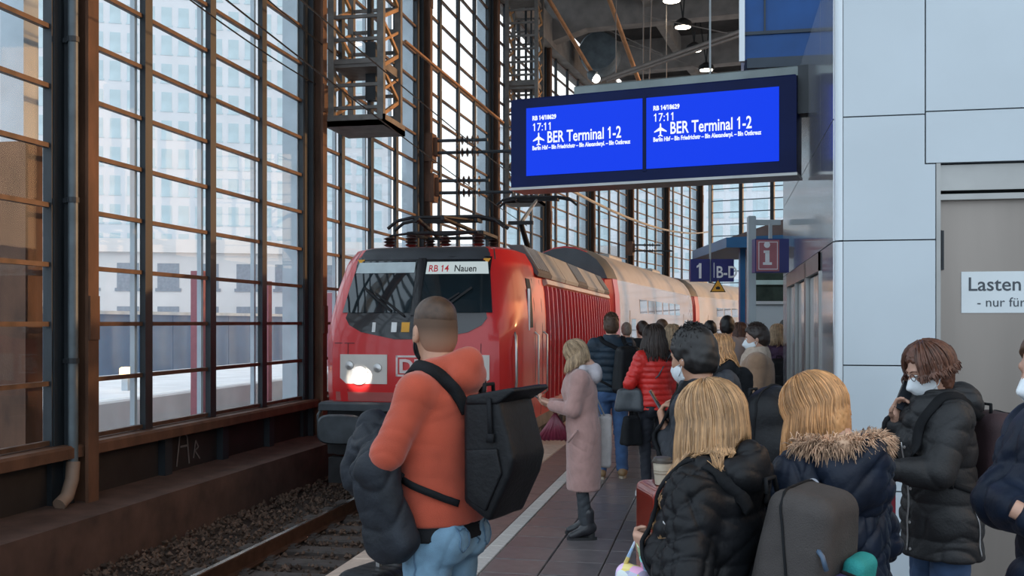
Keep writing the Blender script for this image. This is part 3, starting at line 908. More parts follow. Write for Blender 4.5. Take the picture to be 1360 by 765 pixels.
LV = [(.20, 1.16, 1.44, .10), (.56, 1.22, 1.47, 0.0), (.75, 1.235, 1.48, -.03), (1.40, 1.23, 1.48, -.02), (1.62, 1.21, 1.475, .02), (1.80, 1.19, 1.47, .08),
      (2.20, 1.13, 1.44, .26), (2.55, 1.07, 1.38, .44), (2.62, 1.05, 1.35, .48), (2.78, 1.0, 1.25, .62), (2.83, .9, 1.12, .85), (2.85, .6, .8, 1.3)]
lz = [l[0] for l in LV]
def lv(z): return [float(np.interp(z, lz, [l[k] for l in LV])) for k in (1, 2, 3)]
def outline(z, y1=None):
    w, W, y0 = lv(z)
    y1 = LLEN if y1 is None else y1
    pts = [(-W, y1), (-W, y0 + .62), (-(w + (W - w) * .62), y0 + .26), (-w, y0 + .05), (-w * .86, y0), (-w * .4, y0 - .035), (0, y0 - .045)]
    pts = pts + [(-x, y) for x, y in reversed(pts[:-1])]
    return pts
def fy(x, z):
    o = outline(z); o = sorted(o[1:-1])
    return float(np.interp(x, [p[0] for p in o], [p[1] for p in o]))
b = MB()
b.loft([[(x, y, z + ZR) for x, y in outline(z)] for z in lz])
b.build('body', red_p, loco, 35)
def patch(rows, out, mat, name, nc=10, parent=None, th=.03):
    """skin piece lying on the cab front: rows of (z, x_left, x_right)"""
    p = MB(); vs = []; nr = len(rows)
    for z, a, c in rows:
        for k in range(nc + 1):
            x = a + (c - a) * k / nc
            vs.append((x, fy(x, z) - out, z + ZR))
    n1 = nc + 1
    fs = [(i * n1 + k, i * n1 + k + 1, (i + 1) * n1 + k + 1, (i + 1) * n1 + k) for i in range(nr - 1) for k in range(nc)]
    back = [(x, y + th, z) for x, y, z in vs]; o = len(vs)
    fs += [tuple(i + o for i in reversed(f)) for f in fs[:]]
    ed = [k for k in range(n1)] + [i * n1 + nc for i in range(1, nr)] + [(nr - 1) * n1 + k for k in range(nc - 1, -1, -1)] + [i * n1 for i in range(nr - 2, 0, -1)]
    for i in range(len(ed)):
        a, c = ed[i], ed[(i + 1) % len(ed)]
        fs.append((a, c, c + o, a + o))
    p.add(vs + back, fs)
    return p.build(name, mat, parent or loco, 40)
# black mask round the windscreens with its curved lower edge
mask = []
for k in range(13):
    t = k / 12; z = 1.46 + (2.66 - 1.46) * t
    hw = 1.02 if z > 1.78 else 1.02 * math.sqrt(max(0.0, 1 - ((1.78 - z) / .33) ** 2)) + .03
    w = min(hw, lv(z)[0] - .02) if z > 1.7 else hw
    mask.append((z, -w, w))
patch(mask, .012, M('black_mask', (.012, .013, .016), .2, 0, .2, 3, coat=.5), 'windscreen_mask', 14)
def wr_(z, side):
    w = lv(z)[0] - .07
    return (z, -w, -.07) if side < 0 else (z, .07, w)
for sd in (-1, 1):
    ws = patch([wr_(z, sd) for z in (1.84, 2.0, 2.2, 2.4, 2.6)], .022, screen_gl, 'windscreen', 6)
    if sd < 0:
        patch([(z, -(lv(z)[0] - .09), -.09) for z in (2.42, 2.58)], .030, M('sun_blind', (.50, .58, .60), .5), 'sun_blind', 4, ws)
    else:
        ds = patch([(z, .085, lv(z)[0] - .09) for z in (2.40, 2.58)], .030, E('destination_panel', (.56, .66, .68), .85), 'destination_display', 4, ws)
        up = Vector((0, fy(.4, 2.58) - fy(.4, 2.40), .18))
        for tt, x, mt in (('RB 14', .12, E('display_red', (.55, .03, .05), .6)), ('Nauen', .50, M('display_black', (.01, .012, .015), .5))):
            rr = Vector((.3, fy(x + .3, 2.44) - fy(x, 2.44), 0))
            link('lettering', text_mesh(tt, .155, mt, .80, .001, bold=.002), ds, face_mat((x, fy(x, 2.435) - .036, 2.435 + ZR), rr, up))
    # wiper
    MB().bar((sd * .15, fy(.15, 1.8) - .05, 1.8 + ZR), (sd * .62, fy(.6, 2.12) - .05, 2.12 + ZR), .022).bar((sd * .35, fy(.4, 1.9) - .05, 1.86 + ZR), (sd * .8, fy(.8, 2.16) - .05, 2.20 + ZR), .03).build('wiper', under_m, loco)
patch([(z, -.06, .06) for z in (1.8, 2.0, 2.3, 2.64)], .03, MATS['black_mask'], 'centre_pillar', 2)
# dark roof band above the windscreens and warning triangles
patch([(z, -(lv(z)[0] + .02), lv(z)[0] + .02) for z in (2.62, 2.70, 2.78, 2.825)], .012, dark_rf, 'roof_band', 12)
for sd in (-1, 1):
    x = sd * .955
    MB().prism([(-.055, 0), (.055, 0), (0, .09)], 0, .01).build('hazard_triangle', yel, loco, mw=face_mat((x, fy(x, 2.64) - .035, 2.625 + ZR), (1, 0, 0), (0, .42, 1)) @ Matrix.Rotation(R_(90), 4, 'X'))
# equipment visible behind the lower mask: yellow and white boxes
for x0, x1, m_ in ((-.33, -.25, silver), (-.18, -.06, MATS['warning_yellow']), (.14, .24, silver), (-.62, -.57, silver)):
    patch([(1.56, x0, x1), (1.70, x0, x1)], .02, m_, 'cab_label', 2)
# headlight clusters
for sd in (-1, 1):
    a, c = (-1.10, -.38) if sd < 0 else (.38, 1.10)
    hp = patch([(z, a, c) for z in (.80, .95, 1.10, 1.235)] if False else [(.82, a if sd > 0 else a + .10, c - .10 if sd > 0 else c), (.9, a, c), (1.24, a, c)], .014, lamp_w, 'lamp_panel', 6)
    x = sd * .80
    MB().lathe([(.135, 0), (.125, .03), (.105, .045)], 24, (x, fy(x, .94) - .05, .94 + ZR), axis='Y').build('lamp_rim', silver, hp, 50)
    MB().lathe([(.0, -.045), (.05, -.035), (.080, -.0), (.080, .04)], 24, (x, fy(x, .94) - .05, .94 + ZR), axis='Y').build('headlight', E('headlight_glow', (1.0, .93, .78), 9 if sd < 0 else 2.0), hp, 60)
    for xx, zz in ((sd * .95, 1.08), (sd * .52, 1.05)):
        MB().lathe([(.0, -.02), (.06, -.012), (.07, .02)], 16, (xx, fy(xx, zz) - .025, zz + ZR), axis='Y').build('marker_lamp', silver, hp, 60)
# crest box and number on the nose
fr = MB()
lw = .028; bx0, bx1, bz0, bz1 = -.25, .27, .93, 1.23
for x0, x1, z0, z1 in ((bx0, bx1, bz0, bz0 + lw), (bx0, bx1, bz1 - lw, bz1), (bx0, bx0 + lw, bz0, bz1), (bx1 - lw, bx1, bz0, bz1)):
    fr.box(x0, x1, -.075, .0, z0 + ZR, z1 + ZR)
fr.build('logo_frame', M('pale_pink_white', (.72, .60, .58), .4), loco)
link('lettering', text_mesh('DB', .27, MATS['pale_pink_white'], 1.08, .012, bold=.008), loco, face_mat((-.205, -.076, .985 + ZR), (1, 0, 0), (0, 0, 1)))
link('lettering', text_mesh('147', .16, MATS['pale_pink_white'], .95, .012, bold=.002), loco, face_mat((-.26, -.072, .72 + ZR), (1, 0, 0), (0, 0, 1)))
# shut lines of the nose
sh = M('shut_line', (.10, .008, .01), .5)
for z in (1.40,):
    patch([(z - .006, -1.2, -.88), (z + .006, -1.2, -.88)], .004, sh, 'shut_line', 3)
for x in (-.98, .98):
    patch([(.72, x - .005, x + .005), (1.40, x - .005, x + .005)], .004, sh, 'shut_line', 1)
patch([(z, -1.18, 1.18) for z in (.57, .60, .70)], .010, M('dusty_red_band', (.42, .10, .09), .5, 0, .1, 4), 'lower_band', 8)
# bumper beam, buffers, plough, hoses
MB().bevbox(-1.38, 1.38, -.16, .5, .44 + ZR, .56 + ZR, .03).build('bumper_step', buf_m, loco)
MB().box(-1.3, 1.3, .0, .5, -.2 + ZR, .44 + ZR).build('buffer_beam', under_m, loco)
for sd in (-1, 1):
    x = sd * .95
    ring = [(.33 * (abs(math.cos(t)) ** .5) * (1 if math.cos(t) >= 0 else -1), .21 * (abs(math.sin(t)) ** .5) * (1 if math.sin(t) >= 0 else -1)) for t in [k * math.pi / 12 for k in range(24)]]
    bf = MB().loft([[(x + a * .9, -.48, .20 + ZR + b_ * .9) for a, b_ in ring], [(x + a, -.45, .20 + ZR + b_) for a, b_ in ring], [(x + a, -.40, .20 + ZR + b_) for a, b_ in ring]]).build('buffer_plate', buf_m, loco, 40)
    MB().lathe([(.10, -.40), (.10, -.15), (.16, -.15), (.16, .1)], 16, (x, 0, .20 + ZR), axis='Y').build('buffer_stem', under_m, bf, 40)
    MB().tube([(x - sd * .5, -.05, .3 + ZR), (x - sd * .52, -.25, .1 + ZR), (x - sd * .45, -.2, -.2 + ZR), (x - sd * .3, 0, -.15 + ZR)], .03, 8).build('air_hose', under_m, loco, 60)
    MB().tube([(sd * 1.36, -.05, .0 + ZR), (sd * 1.36, -.2, .06 + ZR), (sd * 1.36, -.22, .38 + ZR), (sd * 1.36, -.05, .46 + ZR)], .02, 8).build('step_rail', buf_m, loco, 60)
MB().loft([[(-1.25, -.1, z), (0, -.3, z), (1.25, -.1, z), (1.25, .1, z), (0, -.05, z), (-1.25, .1, z)] for z in (.16, .52)]).build('snow_plough', under_m, loco)
MB().bar((0, -.5, .2 + ZR), (0, .1, .2 + ZR), .12, .16).bar((0, -.5, .2 + ZR), (0, -.55, -.1 + ZR), .08).build('coupling_hook', buf_m, loco)
# underframe and bogies
MB().box(-1.36, 1.36, .5, LLEN - .1, -.28 + ZR, .2 + ZR).build('underframe', under_m, loco)
MB().box(1.36, 1.44, 1.2, LLEN - .1, .02 + ZR, .2 + ZR).build('side_sill', M('dusty_grey_sill', (.17, .15, .14), .6, .2, .3, 5), loco)
for yb in (1.9, 4.5, LLEN - 4.4, LLEN - 1.8):
    for sd in (-1, 1):
        w = MB().lathe([(.62, -.07), (.625, .05), (.65, .07)], 28, (sd * .75, yb, .625), axis='X').build('wheel', under_m, loco, 40)
    MB().box(1.1, 1.4, yb - .45, yb + .45, .35, .9).lathe([(.18, 1.4), (.18, 1.5)], 14, (0, yb, .62), axis='X').build('axle_box', M('dusty_axle_box', (.10, .09, .085), .7), loco, 40)
# side: cab window, cab door, grab rail, ribbed wall
X1 = lambda z: lv(z)[1]
cabw = MB().loft([[(X1(z) + d, y, z + ZR) for d in (.012, -.03) for y in ((1.02, 1.34) if d > 0 else (1.34, 1.02))] for z in (1.62, 1.9, 2.2, 2.36)]).build('cab_side_window', under_m, loco)
MB().box(1.46, 1.49, 1.00, 1.04, 1.58 + ZR, 2.2 + ZR).build('window_trim', silver, cabw)
for y in (1.55, 2.25):
    MB().loft([[(X1(z) + .004, y, z + ZR), (X1(z) + .004, y + .03, z + ZR), (X1(z) - .02, y + .03, z + ZR), (X1(z) - .02, y, z + ZR)] for z in (.22, .8, 1.5, 2.0, 2.38)]).build('door_seam', sh, loco)
for y in (1.50, 2.34):
    MB().tube([(1.48, y, .55 + ZR), (1.54, y, .6 + ZR), (1.54, y, 1.5 + ZR), (1.48, y, 1.55 + ZR)], .016, 8).build('grab_rail', silver, loco, 60)
hx = lambda z: .62 * (lv(z)[1] - lv(z)[0]) + lv(z)[0]
MB().tube([(hx(.75) + .03, lv(.75)[2] + .30, .72 + ZR), (hx(.9) + .05, lv(.9)[2] + .27, .85 + ZR), (hx(1.3) + .05, lv(1.3)[2] + .25, 1.3 + ZR), (hx(1.52) + .04, lv(1.5)[2] + .28, 1.5 + ZR), (hx(1.56) + .0, lv(1.56)[2] + .34, 1.56 + ZR)], .022, 8).build('nose_rail', silver, loco, 60)
MB().bar((1.40, 1.5, -.1 + ZR), (1.40, 2.3, -.1 + ZR), .18, .04).bar((1.40, 1.5, -.1 + ZR), (1.40, 1.5, .2 + ZR), .04).bar((1.40, 2.3, -.1 + ZR), (1.40, 2.3, .2 + ZR), .04).build('cab_step', buf_m, loco)
ys, ye = 2.75, LLEN - .35
sec = [(1.47, .42), (1.48, 1.4), (1.475, 1.62), (1.44, 2.2), (1.425, 2.3)]
MB().loft([[(x + .006, ys - .08, z + ZR), (x + .006, ye + .05, z + ZR), (x - .02, ye + .05, z + ZR), (x - .02, ys - .08, z + ZR)] for x, z in sec]).build('side_field', M('dark_red_field', (.40, .016, .02), .4, 0, .1, 2, coat=.4), loco)
nr = 23
rib = MB().loft([[(x + d, y, z + ZR) for d, y in ((.008, -.045), (.055, -.03), (.055, .03), (.008, .045))] for x, z in sec]).mesh('side_rib', red_p)
for k in range(nr):
    link('side_rib', rib, loco, Matrix.Translation((0, ys + (ye - ys) * k / (nr - 1), 0)))
MB().loft([[(1.43, y, 2.30 + ZR), (1.50, y, 2.33 + ZR), (1.47, y, 2.41 + ZR), (1.38, y, 2.42 + ZR)] for y in (ys - .1, ye + .08)]).build('rain_gutter', M('pale_gutter', (.60, .48, .40), .35), loco)
MB().bevbox(1.45, 1.50, ys - .1, ye + .08, .30 + ZR, .40 + ZR, .01).build('lower_strip', M('pale_red_strip', (.62, .25, .2), .35), loco)
# roof shoulder covers and roof gear
y = 1.9
for i, (l, m_) in enumerate(((1.4, M('roof_dark_vent', (.09, .085, .085), .5)), (1.7, roof_g), (1.9, roof_g), (1.6, MATS['roof_dark_vent']), (1.9, roof_g), (1.7, roof_g), (1.2, MATS['roof_dark_vent']))):
    if y + l > LLEN: break
    c = MB().loft([[(x, yy, z + ZR) for x, z in ((1.45, 2.43), (1.47, 2.49), (1.20, 2.93), (.95, 2.93))] for yy in (y + .03, y + l - .03)]).build('roof_cover', m_, loco)
    if m_ is not roof_g:
        for q in range(6):
            yy = y + .15 + q * (l - .3) / 5
            MB().loft([[(x, yy + t, z + ZR) for x, z in ((1.45, 2.55), (1.465, 2.55), (1.23, 2.92), (1.21, 2.91))] for t in (-.03, .03)]).build('louvre', roof_g, c)
    y += l
MB().loft([[(x, yy, z + ZR) for x, z in ((-.95, 2.83), (.92, 2.83), (.85, 2.88), (-.88, 2.88))] for yy in (1.6, LLEN - .1)]).build('roof_deck', dark_rf, loco)
ins_m = M('brown_porcelain', (.05, .03, .028), .3)
def panto(y0, raised):
    p = bpy.data.objects.new('pantograph', None); COL.objects.link(p); p.parent = loco; p.location = (0, y0, 2.90 + ZR)
    for x in (-.55, .55):
        for yy in (0, 1.1):
            m_ = MB()
            for q in range(4): m_.tube([(x, yy, q * .05), (x, yy, q * .05 + .025), (x, yy, q * .05 + .05)], [.05, .095, .05], 10)
            m_.build('insulator', ins_m, p, 50)
    MB().bar((-.6, 0, .22), (.6, 0, .22), .05).bar((-.6, 1.1, .22), (.6, 1.1, .22), .05).bar((-.6, 0, .22), (-.6, 1.1, .22), .05).bar((.6, 0, .22), (.6, 1.1, .22), .05).build('base_frame', under_m, p)
    if raised:
        kn = (0, -.55, 1.0); hd = (0, 1.55, 1.75)
        MB().tube([(0, .9, .22), kn], [.075, .06], 10).build('lower_arm', under_m, p, 60)
        MB().tube([kn, hd], [.05, .035], 10).build('upper_arm', silver, p, 60)
        MB().bar((-.28, -.55, 1.0), (.28, -.55, 1.0), .10, .08).build('knee_joint', under_m, p)
    else:
        hd = (0, .2, .42)
        MB().tube([(-.4, 1.0, .25), (-.2, -.9, .36)], .035, 8).tube([(.4, 1.0, .25), (.2, -.9, .36)], .035, 8).build('lower_arm', under_m, p, 60)
        MB().tube([(-.2, -.9, .38), (-.5, .2, .42)], .025, 8).tube([(.2, -.9, .38), (.5, .2, .42)], .025, 8).build('upper_arm', under_m, p, 60)
    hx_, hy, hz = hd
    hd_m = MB()
    for dy in (-.18, .18):
        pts = [(-.95, hy + dy, hz - .12), (-.8, hy + dy, hz - .0), (-.55, hy + dy, hz + .05), (.55, hy + dy, hz + .05), (.8, hy + dy, hz), (.95, hy + dy, hz - .12)]
        hd_m.tube(pts, .028, 8)
    hd_m.bar((-.5, hy - .18, hz), (-.5, hy + .18, hz), .05).bar((.5, hy - .18, hz), (.5, hy + .18, hz), .05).bar((-.5, hy, hz), (.5, hy, hz), .06)
    hd_m.build('collector_head', under_m, p, 60)
panto(1.7, False)
panto(LLEN - 4.6, True)
for i, x in enumerate((-.8, -.45, .1, .62)):
    m_ = MB()
    for q in range(3): m_.tube([(x, 1.35, q * .05), (x, 1.35, q * .05 + .025), (x, 1.35, q * .05 + .05)], [.05, .10, .05], 10)
    m_.xf(Matrix.Translation((0, 0, 2.88 + ZR))).build('roof_insulator', ins_m, loco, 50)
MB().tube([(-.8, 1.35, 3.05 + ZR), (-.45, 1.35, 3.09 + ZR), (.1, 1.35, 3.05 + ZR), (.62, 1.35, 3.09 + ZR)], .02, 6).build('roof_conductor', under_m, loco, 60)
hl = bpy.data.lights.new('headlight_beam', 'SPOT'); hl.energy = 40; hl.color = (1, .93, .8); hl.spot_size = R_(60); hl.shadow_soft_size = .1
ho = bpy.data.objects.new('headlight_beam', hl); COL.objects.link(ho); ho.parent = loco; ho.location = (-.80, -.25, .94 + ZR); ho.rotation_euler = (R_(80), 0, 0)

# ------------------------------------------------------------------ coaches
cream = M('cream_coach_side', (0.62, 0.50, 0.42), .22, 0, .05, .8, coat=.6, coat_rough=.08)  # even pale cream over the coach sides and doors
coach_roof = M('coach_roof_grey', (.50, .46, .42), .4, .1, .08, 1.5)
end_grey = M('coach_end_grey', (.075, .088, .10), .5, 0, .15, 2)
cwin = M('coach_window', (.30, .24, .21), .06, 0, .25, 3, coat=1)
side_pts = [(1.36, .30), (1.40, .55), (1.40, 2.0), (1.38, 2.45), (1.31, 2.90)]
roof_pts = [(1.31, 2.90), (1.19, 3.18), (.98, 3.46), (.70, 3.66), (.36, 3.78), (0, 3.82)]
def coach(sA, sB, lab, first):
    pA, pB = cv(sA, LX), cv(sB, LX)
    ex = (pB - pA).normalized(); L = (pB - pA).length
    t = thing('passenger_coach', lab, 'train', (pA.x, pA.y, -.76), math.atan2(ex.y, ex.x) - math.pi / 2, 'coaches behind the locomotive')
    z = lambda p: p + .76
    wallm = MB()
    for sd in (-1, 1):
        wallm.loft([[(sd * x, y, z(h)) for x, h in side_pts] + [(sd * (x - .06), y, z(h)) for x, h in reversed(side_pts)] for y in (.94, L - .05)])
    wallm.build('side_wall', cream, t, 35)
    full = roof_pts + [(-x, h) for x, h in reversed(roof_pts[:-1])]
    MB().loft([[(x, y, z(h)) for x, h in full] + [(x * .96, y, z(h) - .06) for x, h in reversed(full)] for y in (.94, L - .05)]).build('roof', coach_roof, t, 35)
    prof = side_pts + roof_pts[1:]
    whole = prof + [(-x, h) for x, h in reversed(prof[:-1])]
    MB().loft([[(x, y, z(h)) for x, h in whole] for y in (.25, .95)]).build('red_end', red_p, t, 35)
    dome = [(x, h) for x, h in whole if h >= 2.89]
    MB().loft([[(x * s_, y, z(2.90) + (h - 2.90) * s_ + .01) for x, h in dome] for y, s_ in ((-.02, .93), (.24, 1.0), (.96, 1.006))]).build('end_dome', end_grey, t, 35)
    MB().loft([[(x * s_, y, z(max(h, .35))) for x, h in whole] for y, s_ in ((.02, .86), (.26, .99))] ).build('end_wall', red_p, t, 35)
    MB().box(-1.3, 1.3, .6, L - .2, .25, z(.32)).build('underframe', under_m, t)
    MB().box(-.7, .7, -.35, .1, z(.1), z(2.2)).build('gangway', under_m, t)
    for yb in (2.2, 4.6, L - 4.6, L - 2.2):
        for sd in (-1, 1): MB().lathe([(.46, -.06), (.46, .06)], 20, (sd * .75, yb, .46), axis='X').build('wheel', under_m, t, 40)
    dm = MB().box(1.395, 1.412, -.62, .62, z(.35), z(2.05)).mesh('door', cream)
    wl = MB().loft([[(x + .008, y, z(h)) for x, h in ((1.40, 1.98), (1.385, 2.42))] + [(x - .02, y, z(h)) for x, h in ((1.385, 2.42), (1.40, 1.98))] for y in (-.72, .72)]).mesh('upper_window', cwin)
    wl2 = MB().box(1.39, 1.408, -.72, .72, z(.72), z(1.35)).mesh('lower_window', cwin)
    y = 5.2
    while y < L - 5:
        link('upper_window', wl, t, Matrix.Translation((0, y, 0))); link('lower_window', wl2, t, Matrix.Translation((0, y, 0)))
        y += 1.75
    for yd in (3.2, L - 3.0):
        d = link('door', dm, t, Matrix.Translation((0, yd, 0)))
        MB().box(1.41, 1.416, -.38, .38, z(1.0), z(1.8)).build('door_window', cwin, d)
    for y0 in (4.0, L - 6.5):
        MB().bevbox(-.5, .5, y0, y0 + 2.2, z(3.72), z(3.86), .05).build('roof_unit', roof_g, t)
    return t
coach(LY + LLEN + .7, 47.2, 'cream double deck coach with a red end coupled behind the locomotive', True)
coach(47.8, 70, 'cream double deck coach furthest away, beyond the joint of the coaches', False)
# ------------------------------------------------------------------ bodies: distance fields meshed with surface nets
class Field:
    def __init__(s, lo, hi, h):
        s.h = h; s.lo = np.array(lo, float)
        n = np.ceil((np.array(hi) - s.lo) / h).astype(int) + 1
        s.ax = [s.lo[i] + h * np.arange(n[i]) for i in range(3)]
        s.F = np.full(n, .5, np.float32)
    def sl(s, lo, hi):
        r = []
        for i in range(3):
            a = max(0, int((lo[i] - s.lo[i]) / s.h) - 1); b = min(s.F.shape[i], int((hi[i] - s.lo[i]) / s.h) + 3)
            if b <= a: return None
            r.append(slice(a, b))
        return tuple(r)
    def grid(s, q):
        return np.meshgrid(s.ax[0][q[0]], s.ax[1][q[1]], s.ax[2][q[2]], indexing='ij')
    def put(s, fn, lo, hi, k=.015, mode='u'):
        m = .06
        q = s.sl(np.array(lo) - m, np.array(hi) + m)
        if q is None: return s
        X, Y, Z = s.grid(q)
        d = fn(X, Y, Z); F = s.F[q]
        if mode == 'u':
            if k > 0:
                hh = np.maximum(k - np.abs(F - d), 0) / k
                s.F[q] = np.minimum(F, d) - hh * hh * k * .25
            else: s.F[q] = np.minimum(F, d)
        else:
            d = -d
            hh = np.maximum(k - np.abs(F - d), 0) / max(k, 1e-6)
            s.F[q] = np.maximum(F, d) + hh * hh * k * .25
        return s
    def cone(s, p, q, r1, r2=None, k=.015, mod=None, mode='u'):
        p = np.array(p, float); q = np.array(q, float); r2 = r1 if r2 is None else r2
        d = q - p; L2 = max(float(d @ d), 1e-9); L = math.sqrt(L2); R = max(r1, r2)
        def fn(X, Y, Z):
            t = np.clip(((X - p[0]) * d[0] + (Y - p[1]) * d[1] + (Z - p[2]) * d[2]) / L2, 0, 1)
            r = r1 + (r2 - r1) * t
            if mod: r = r + mod(t * L)
            return np.sqrt((X - p[0] - t * d[0]) ** 2 + (Y - p[1] - t * d[1]) ** 2 + (Z - p[2] - t * d[2]) ** 2) - r
        return s.put(fn, np.minimum(p, q) - R, np.maximum(p, q) + R, k, mode)
    def ell(s, c, r, k=.015, mode='u', rot=None):
        c = np.array(c, float); r = np.array(r, float); R = r.max()
        def fn(X, Y, Z):
            x, y, z = X - c[0], Y - c[1], Z - c[2]
            if rot is not None:
                x, y, z = [rot[0][i] * x + rot[1][i] * y + rot[2][i] * z for i in range(3)]
            k0 = np.sqrt((x / r[0]) ** 2 + (y / r[1]) ** 2 + (z / r[2]) ** 2)
            k1 = np.sqrt((x / r[0] ** 2) ** 2 + (y / r[1] ** 2) ** 2 + (z / r[2] ** 2) ** 2) + 1e-6
            return k0 * (k0 - 1) / k1
        return s.put(fn, c - R, c + R, k, mode)
    def rbox(s, c, h, rad, k=.01, mode='u', rot=None, taper=0.0):
        c = np.array(c, float); h = np.array(h, float); R = float(np.linalg.norm(h)) + rad
        def fn(X, Y, Z):
            x, y, z = X - c[0], Y - c[1], Z - c[2]
            if rot is not None:
                x, y, z = [rot[0][i] * x + rot[1][i] * y + rot[2][i] * z for i in range(3)]
            sc = 1 + taper * np.clip(z / h[2], -1, 1)
            qx = np.abs(x) - (h[0] * sc - rad); qy = np.abs(y) - (h[1] * sc - rad); qz = np.abs(z) - (h[2] - rad)
            o = np.sqrt(np.maximum(qx, 0) ** 2 + np.maximum(qy, 0) ** 2 + np.maximum(qz, 0) ** 2)
            return o + np.minimum(np.maximum(np.maximum(qx, qy), qz), 0) - rad
        return s.put(fn, c - R, c + R, k, mode)
    def stack(s, sec, k=.02, mod=None, lean=(0, 0), z0=None):
        """elliptic column; sec rows (z, half width, half depth, y centre)"""
        sec = sorted(sec); zs = [a[0] for a in sec]
        A = [a[1] for a in sec]; B = [a[2] for a in sec]; Cy = [a[3] if len(a) > 3 else 0 for a in sec]
        def fn(X, Y, Z):
            a = np.interp(Z, zs, A); b = np.interp(Z, zs, B); cy = np.interp(Z, zs, Cy)
            cx = 0.0
            if lean != (0, 0):
                t = np.clip((Z - (z0 or zs[0])), 0, 9); cx = lean[0] * t; cy = cy + lean[1] * t
            if mod: m = mod(Z); a = a + m; b = b + m
            e = np.sqrt(((X - cx) / a) ** 2 + ((Y - cy) / b) ** 2)
            d = (e - 1) * np.minimum(a, b)
            return np.maximum(d, np.maximum(zs[0] - Z, Z - zs[-1]))
        w = max(A) + .12 + abs(lean[0]) * .6; dd = max(B) + .12 + abs(lean[1]) * .6
        return s.put(fn, (-w, -dd, zs[0]), (w, dd, zs[-1]), k)
    def half(s, n, c, k=.006):
        """cut away everything with n.p > c"""
        n = np.array(n, float) / np.linalg.norm(n)
        X, Y, Z = s.grid((slice(None),) * 3)
        d = n[0] * X + n[1] * Y + n[2] * Z - c
        s.F = np.maximum(s.F, d).astype(np.float32)
        return s
    def net(s):
        F = s.F; h = s.h
        n = F.shape
        F = F.copy()
        F[0] = F[-1] = .5; F[:, 0] = F[:, -1] = .5; F[:, :, 0] = F[:, :, -1] = .5
        ins = F < 0
        cor = [(i, j, k) for i in (0, 1) for j in (0, 1) for k in (0, 1)]
        def cs(A, c): return A[c[0]:n[0] - 1 + c[0], c[1]:n[1] - 1 + c[1], c[2]:n[2] - 1 + c[2]]
        cnt = sum(cs(ins, c).astype(np.int8) for c in cor)
        act = (cnt > 0) & (cnt < 8)
        idx = np.full(act.shape, -1, np.int64); ids = np.argwhere(act)
        idx[act] = np.arange(len(ids))
        acc = np.zeros((len(ids), 3)); w = np.zeros(len(ids))
        vals = [cs(F, c)[act].astype(float) for c in cor]
        for a in range(8):
            for b in range(a + 1, 8):
                df = np.abs(np.array(cor[a]) - np.array(cor[b]))
                if df.sum() != 1: continue
                va, vb = vals[a], vals[b]
                cr_ = (va < 0) != (vb < 0)
                t = np.where(cr_, va / np.where(cr_, va - vb, 1), 0)
                p = np.array(cor[a])[None] + t[:, None] * (np.array(cor[b]) - np.array(cor[a]))[None]
                acc += np.where(cr_[:, None], p, 0); w += cr_
        V = (ids + acc / np.maximum(w, 1)[:, None]) * h + s.lo
        faces = []
        for ax in range(3):
            o = [0, 1, 2]; o.remove(ax); b1, b2 = o
            sl0 = [slice(1, -1)] * 3; sl1 = [slice(1, -1)] * 3
            sl0[ax] = slice(0, n[ax] - 1); sl1[ax] = slice(1, n[ax])
            A = ins[tuple(sl0)]; B = ins[tuple(sl1)]
            e = np.argwhere(A != B)
            flip = A[A != B]
            if not len(e): continue
            off = np.ones(3, int); off[ax] = 0
            c0 = e + off
            u1 = np.zeros(3, int); u1[b1] = 1; u2 = np.zeros(3, int); u2[b2] = 1
            g = lambda q: idx[q[:, 0], q[:, 1], q[:, 2]]
            quad = np.stack([g(c0 - u1 - u2), g(c0 - u2), g(c0), g(c0 - u1)], 1)
            if ax == 1: flip = ~flip
            quad[~flip] = quad[~flip][:, ::-1]
            faces.append(quad)
        return V, np.concatenate(faces) if faces else np.zeros((0, 4), int)
def vnoise(V, sc, seed=0):
    r = np.random.RandomState(seed); o = np.zeros(len(V))
    for i in range(6):
        d = r.randn(3) * sc; o += np.sin(V @ d + r.rand() * 6.28)
    return o / 6
def vnormals(V, Fq):
    a = V[Fq[:, 2]] - V[Fq[:, 0]]; b = V[Fq[:, 3]] - V[Fq[:, 1]]
    fn = np.cross(a, b); N = np.zeros_like(V)
    for k in range(4): np.add.at(N, Fq[:, k], fn)
    return N / (np.linalg.norm(N, axis=1, keepdims=True) + 1e-12)
def smooth_pos(V, Fq, it=2, lam=.5):
    for _ in range(it):
        S = np.zeros_like(V); c = np.zeros(len(V))
        for k in range(4):
            a, b = Fq[:, k], Fq[:, (k + 1) % 4]
            np.add.at(S, a, V[b]); np.add.at(S, b, V[a]); np.add.at(c, a, 1); np.add.at(c, b, 1)
        V = V + lam * (S / np.maximum(c, 1)[:, None] - V)
    return V
def creases(V, amp, k, seed, n=5):
    r = np.random.RandomState(seed); o = np.zeros(len(V))
    w1 = vnoise(V, 7, seed + 3); w2 = vnoise(V, 5, seed + 4)
    for i in range(n):
        d = r.randn(3); d[2] = d[2] * 1.3; d /= np.linalg.norm(d)
        s_ = np.sin(k * r.uniform(.7, 1.4) * (V @ d) + 4.0 * w1 + 3 * w2 + r.rand() * 6.28)
        m = np.clip(vnoise(V, 8, seed + 11 + i) * 2.2 + .35, 0, 1)
        o -= m * (1 - np.abs(s_)) ** 2.5
    return amp * (o + .55)
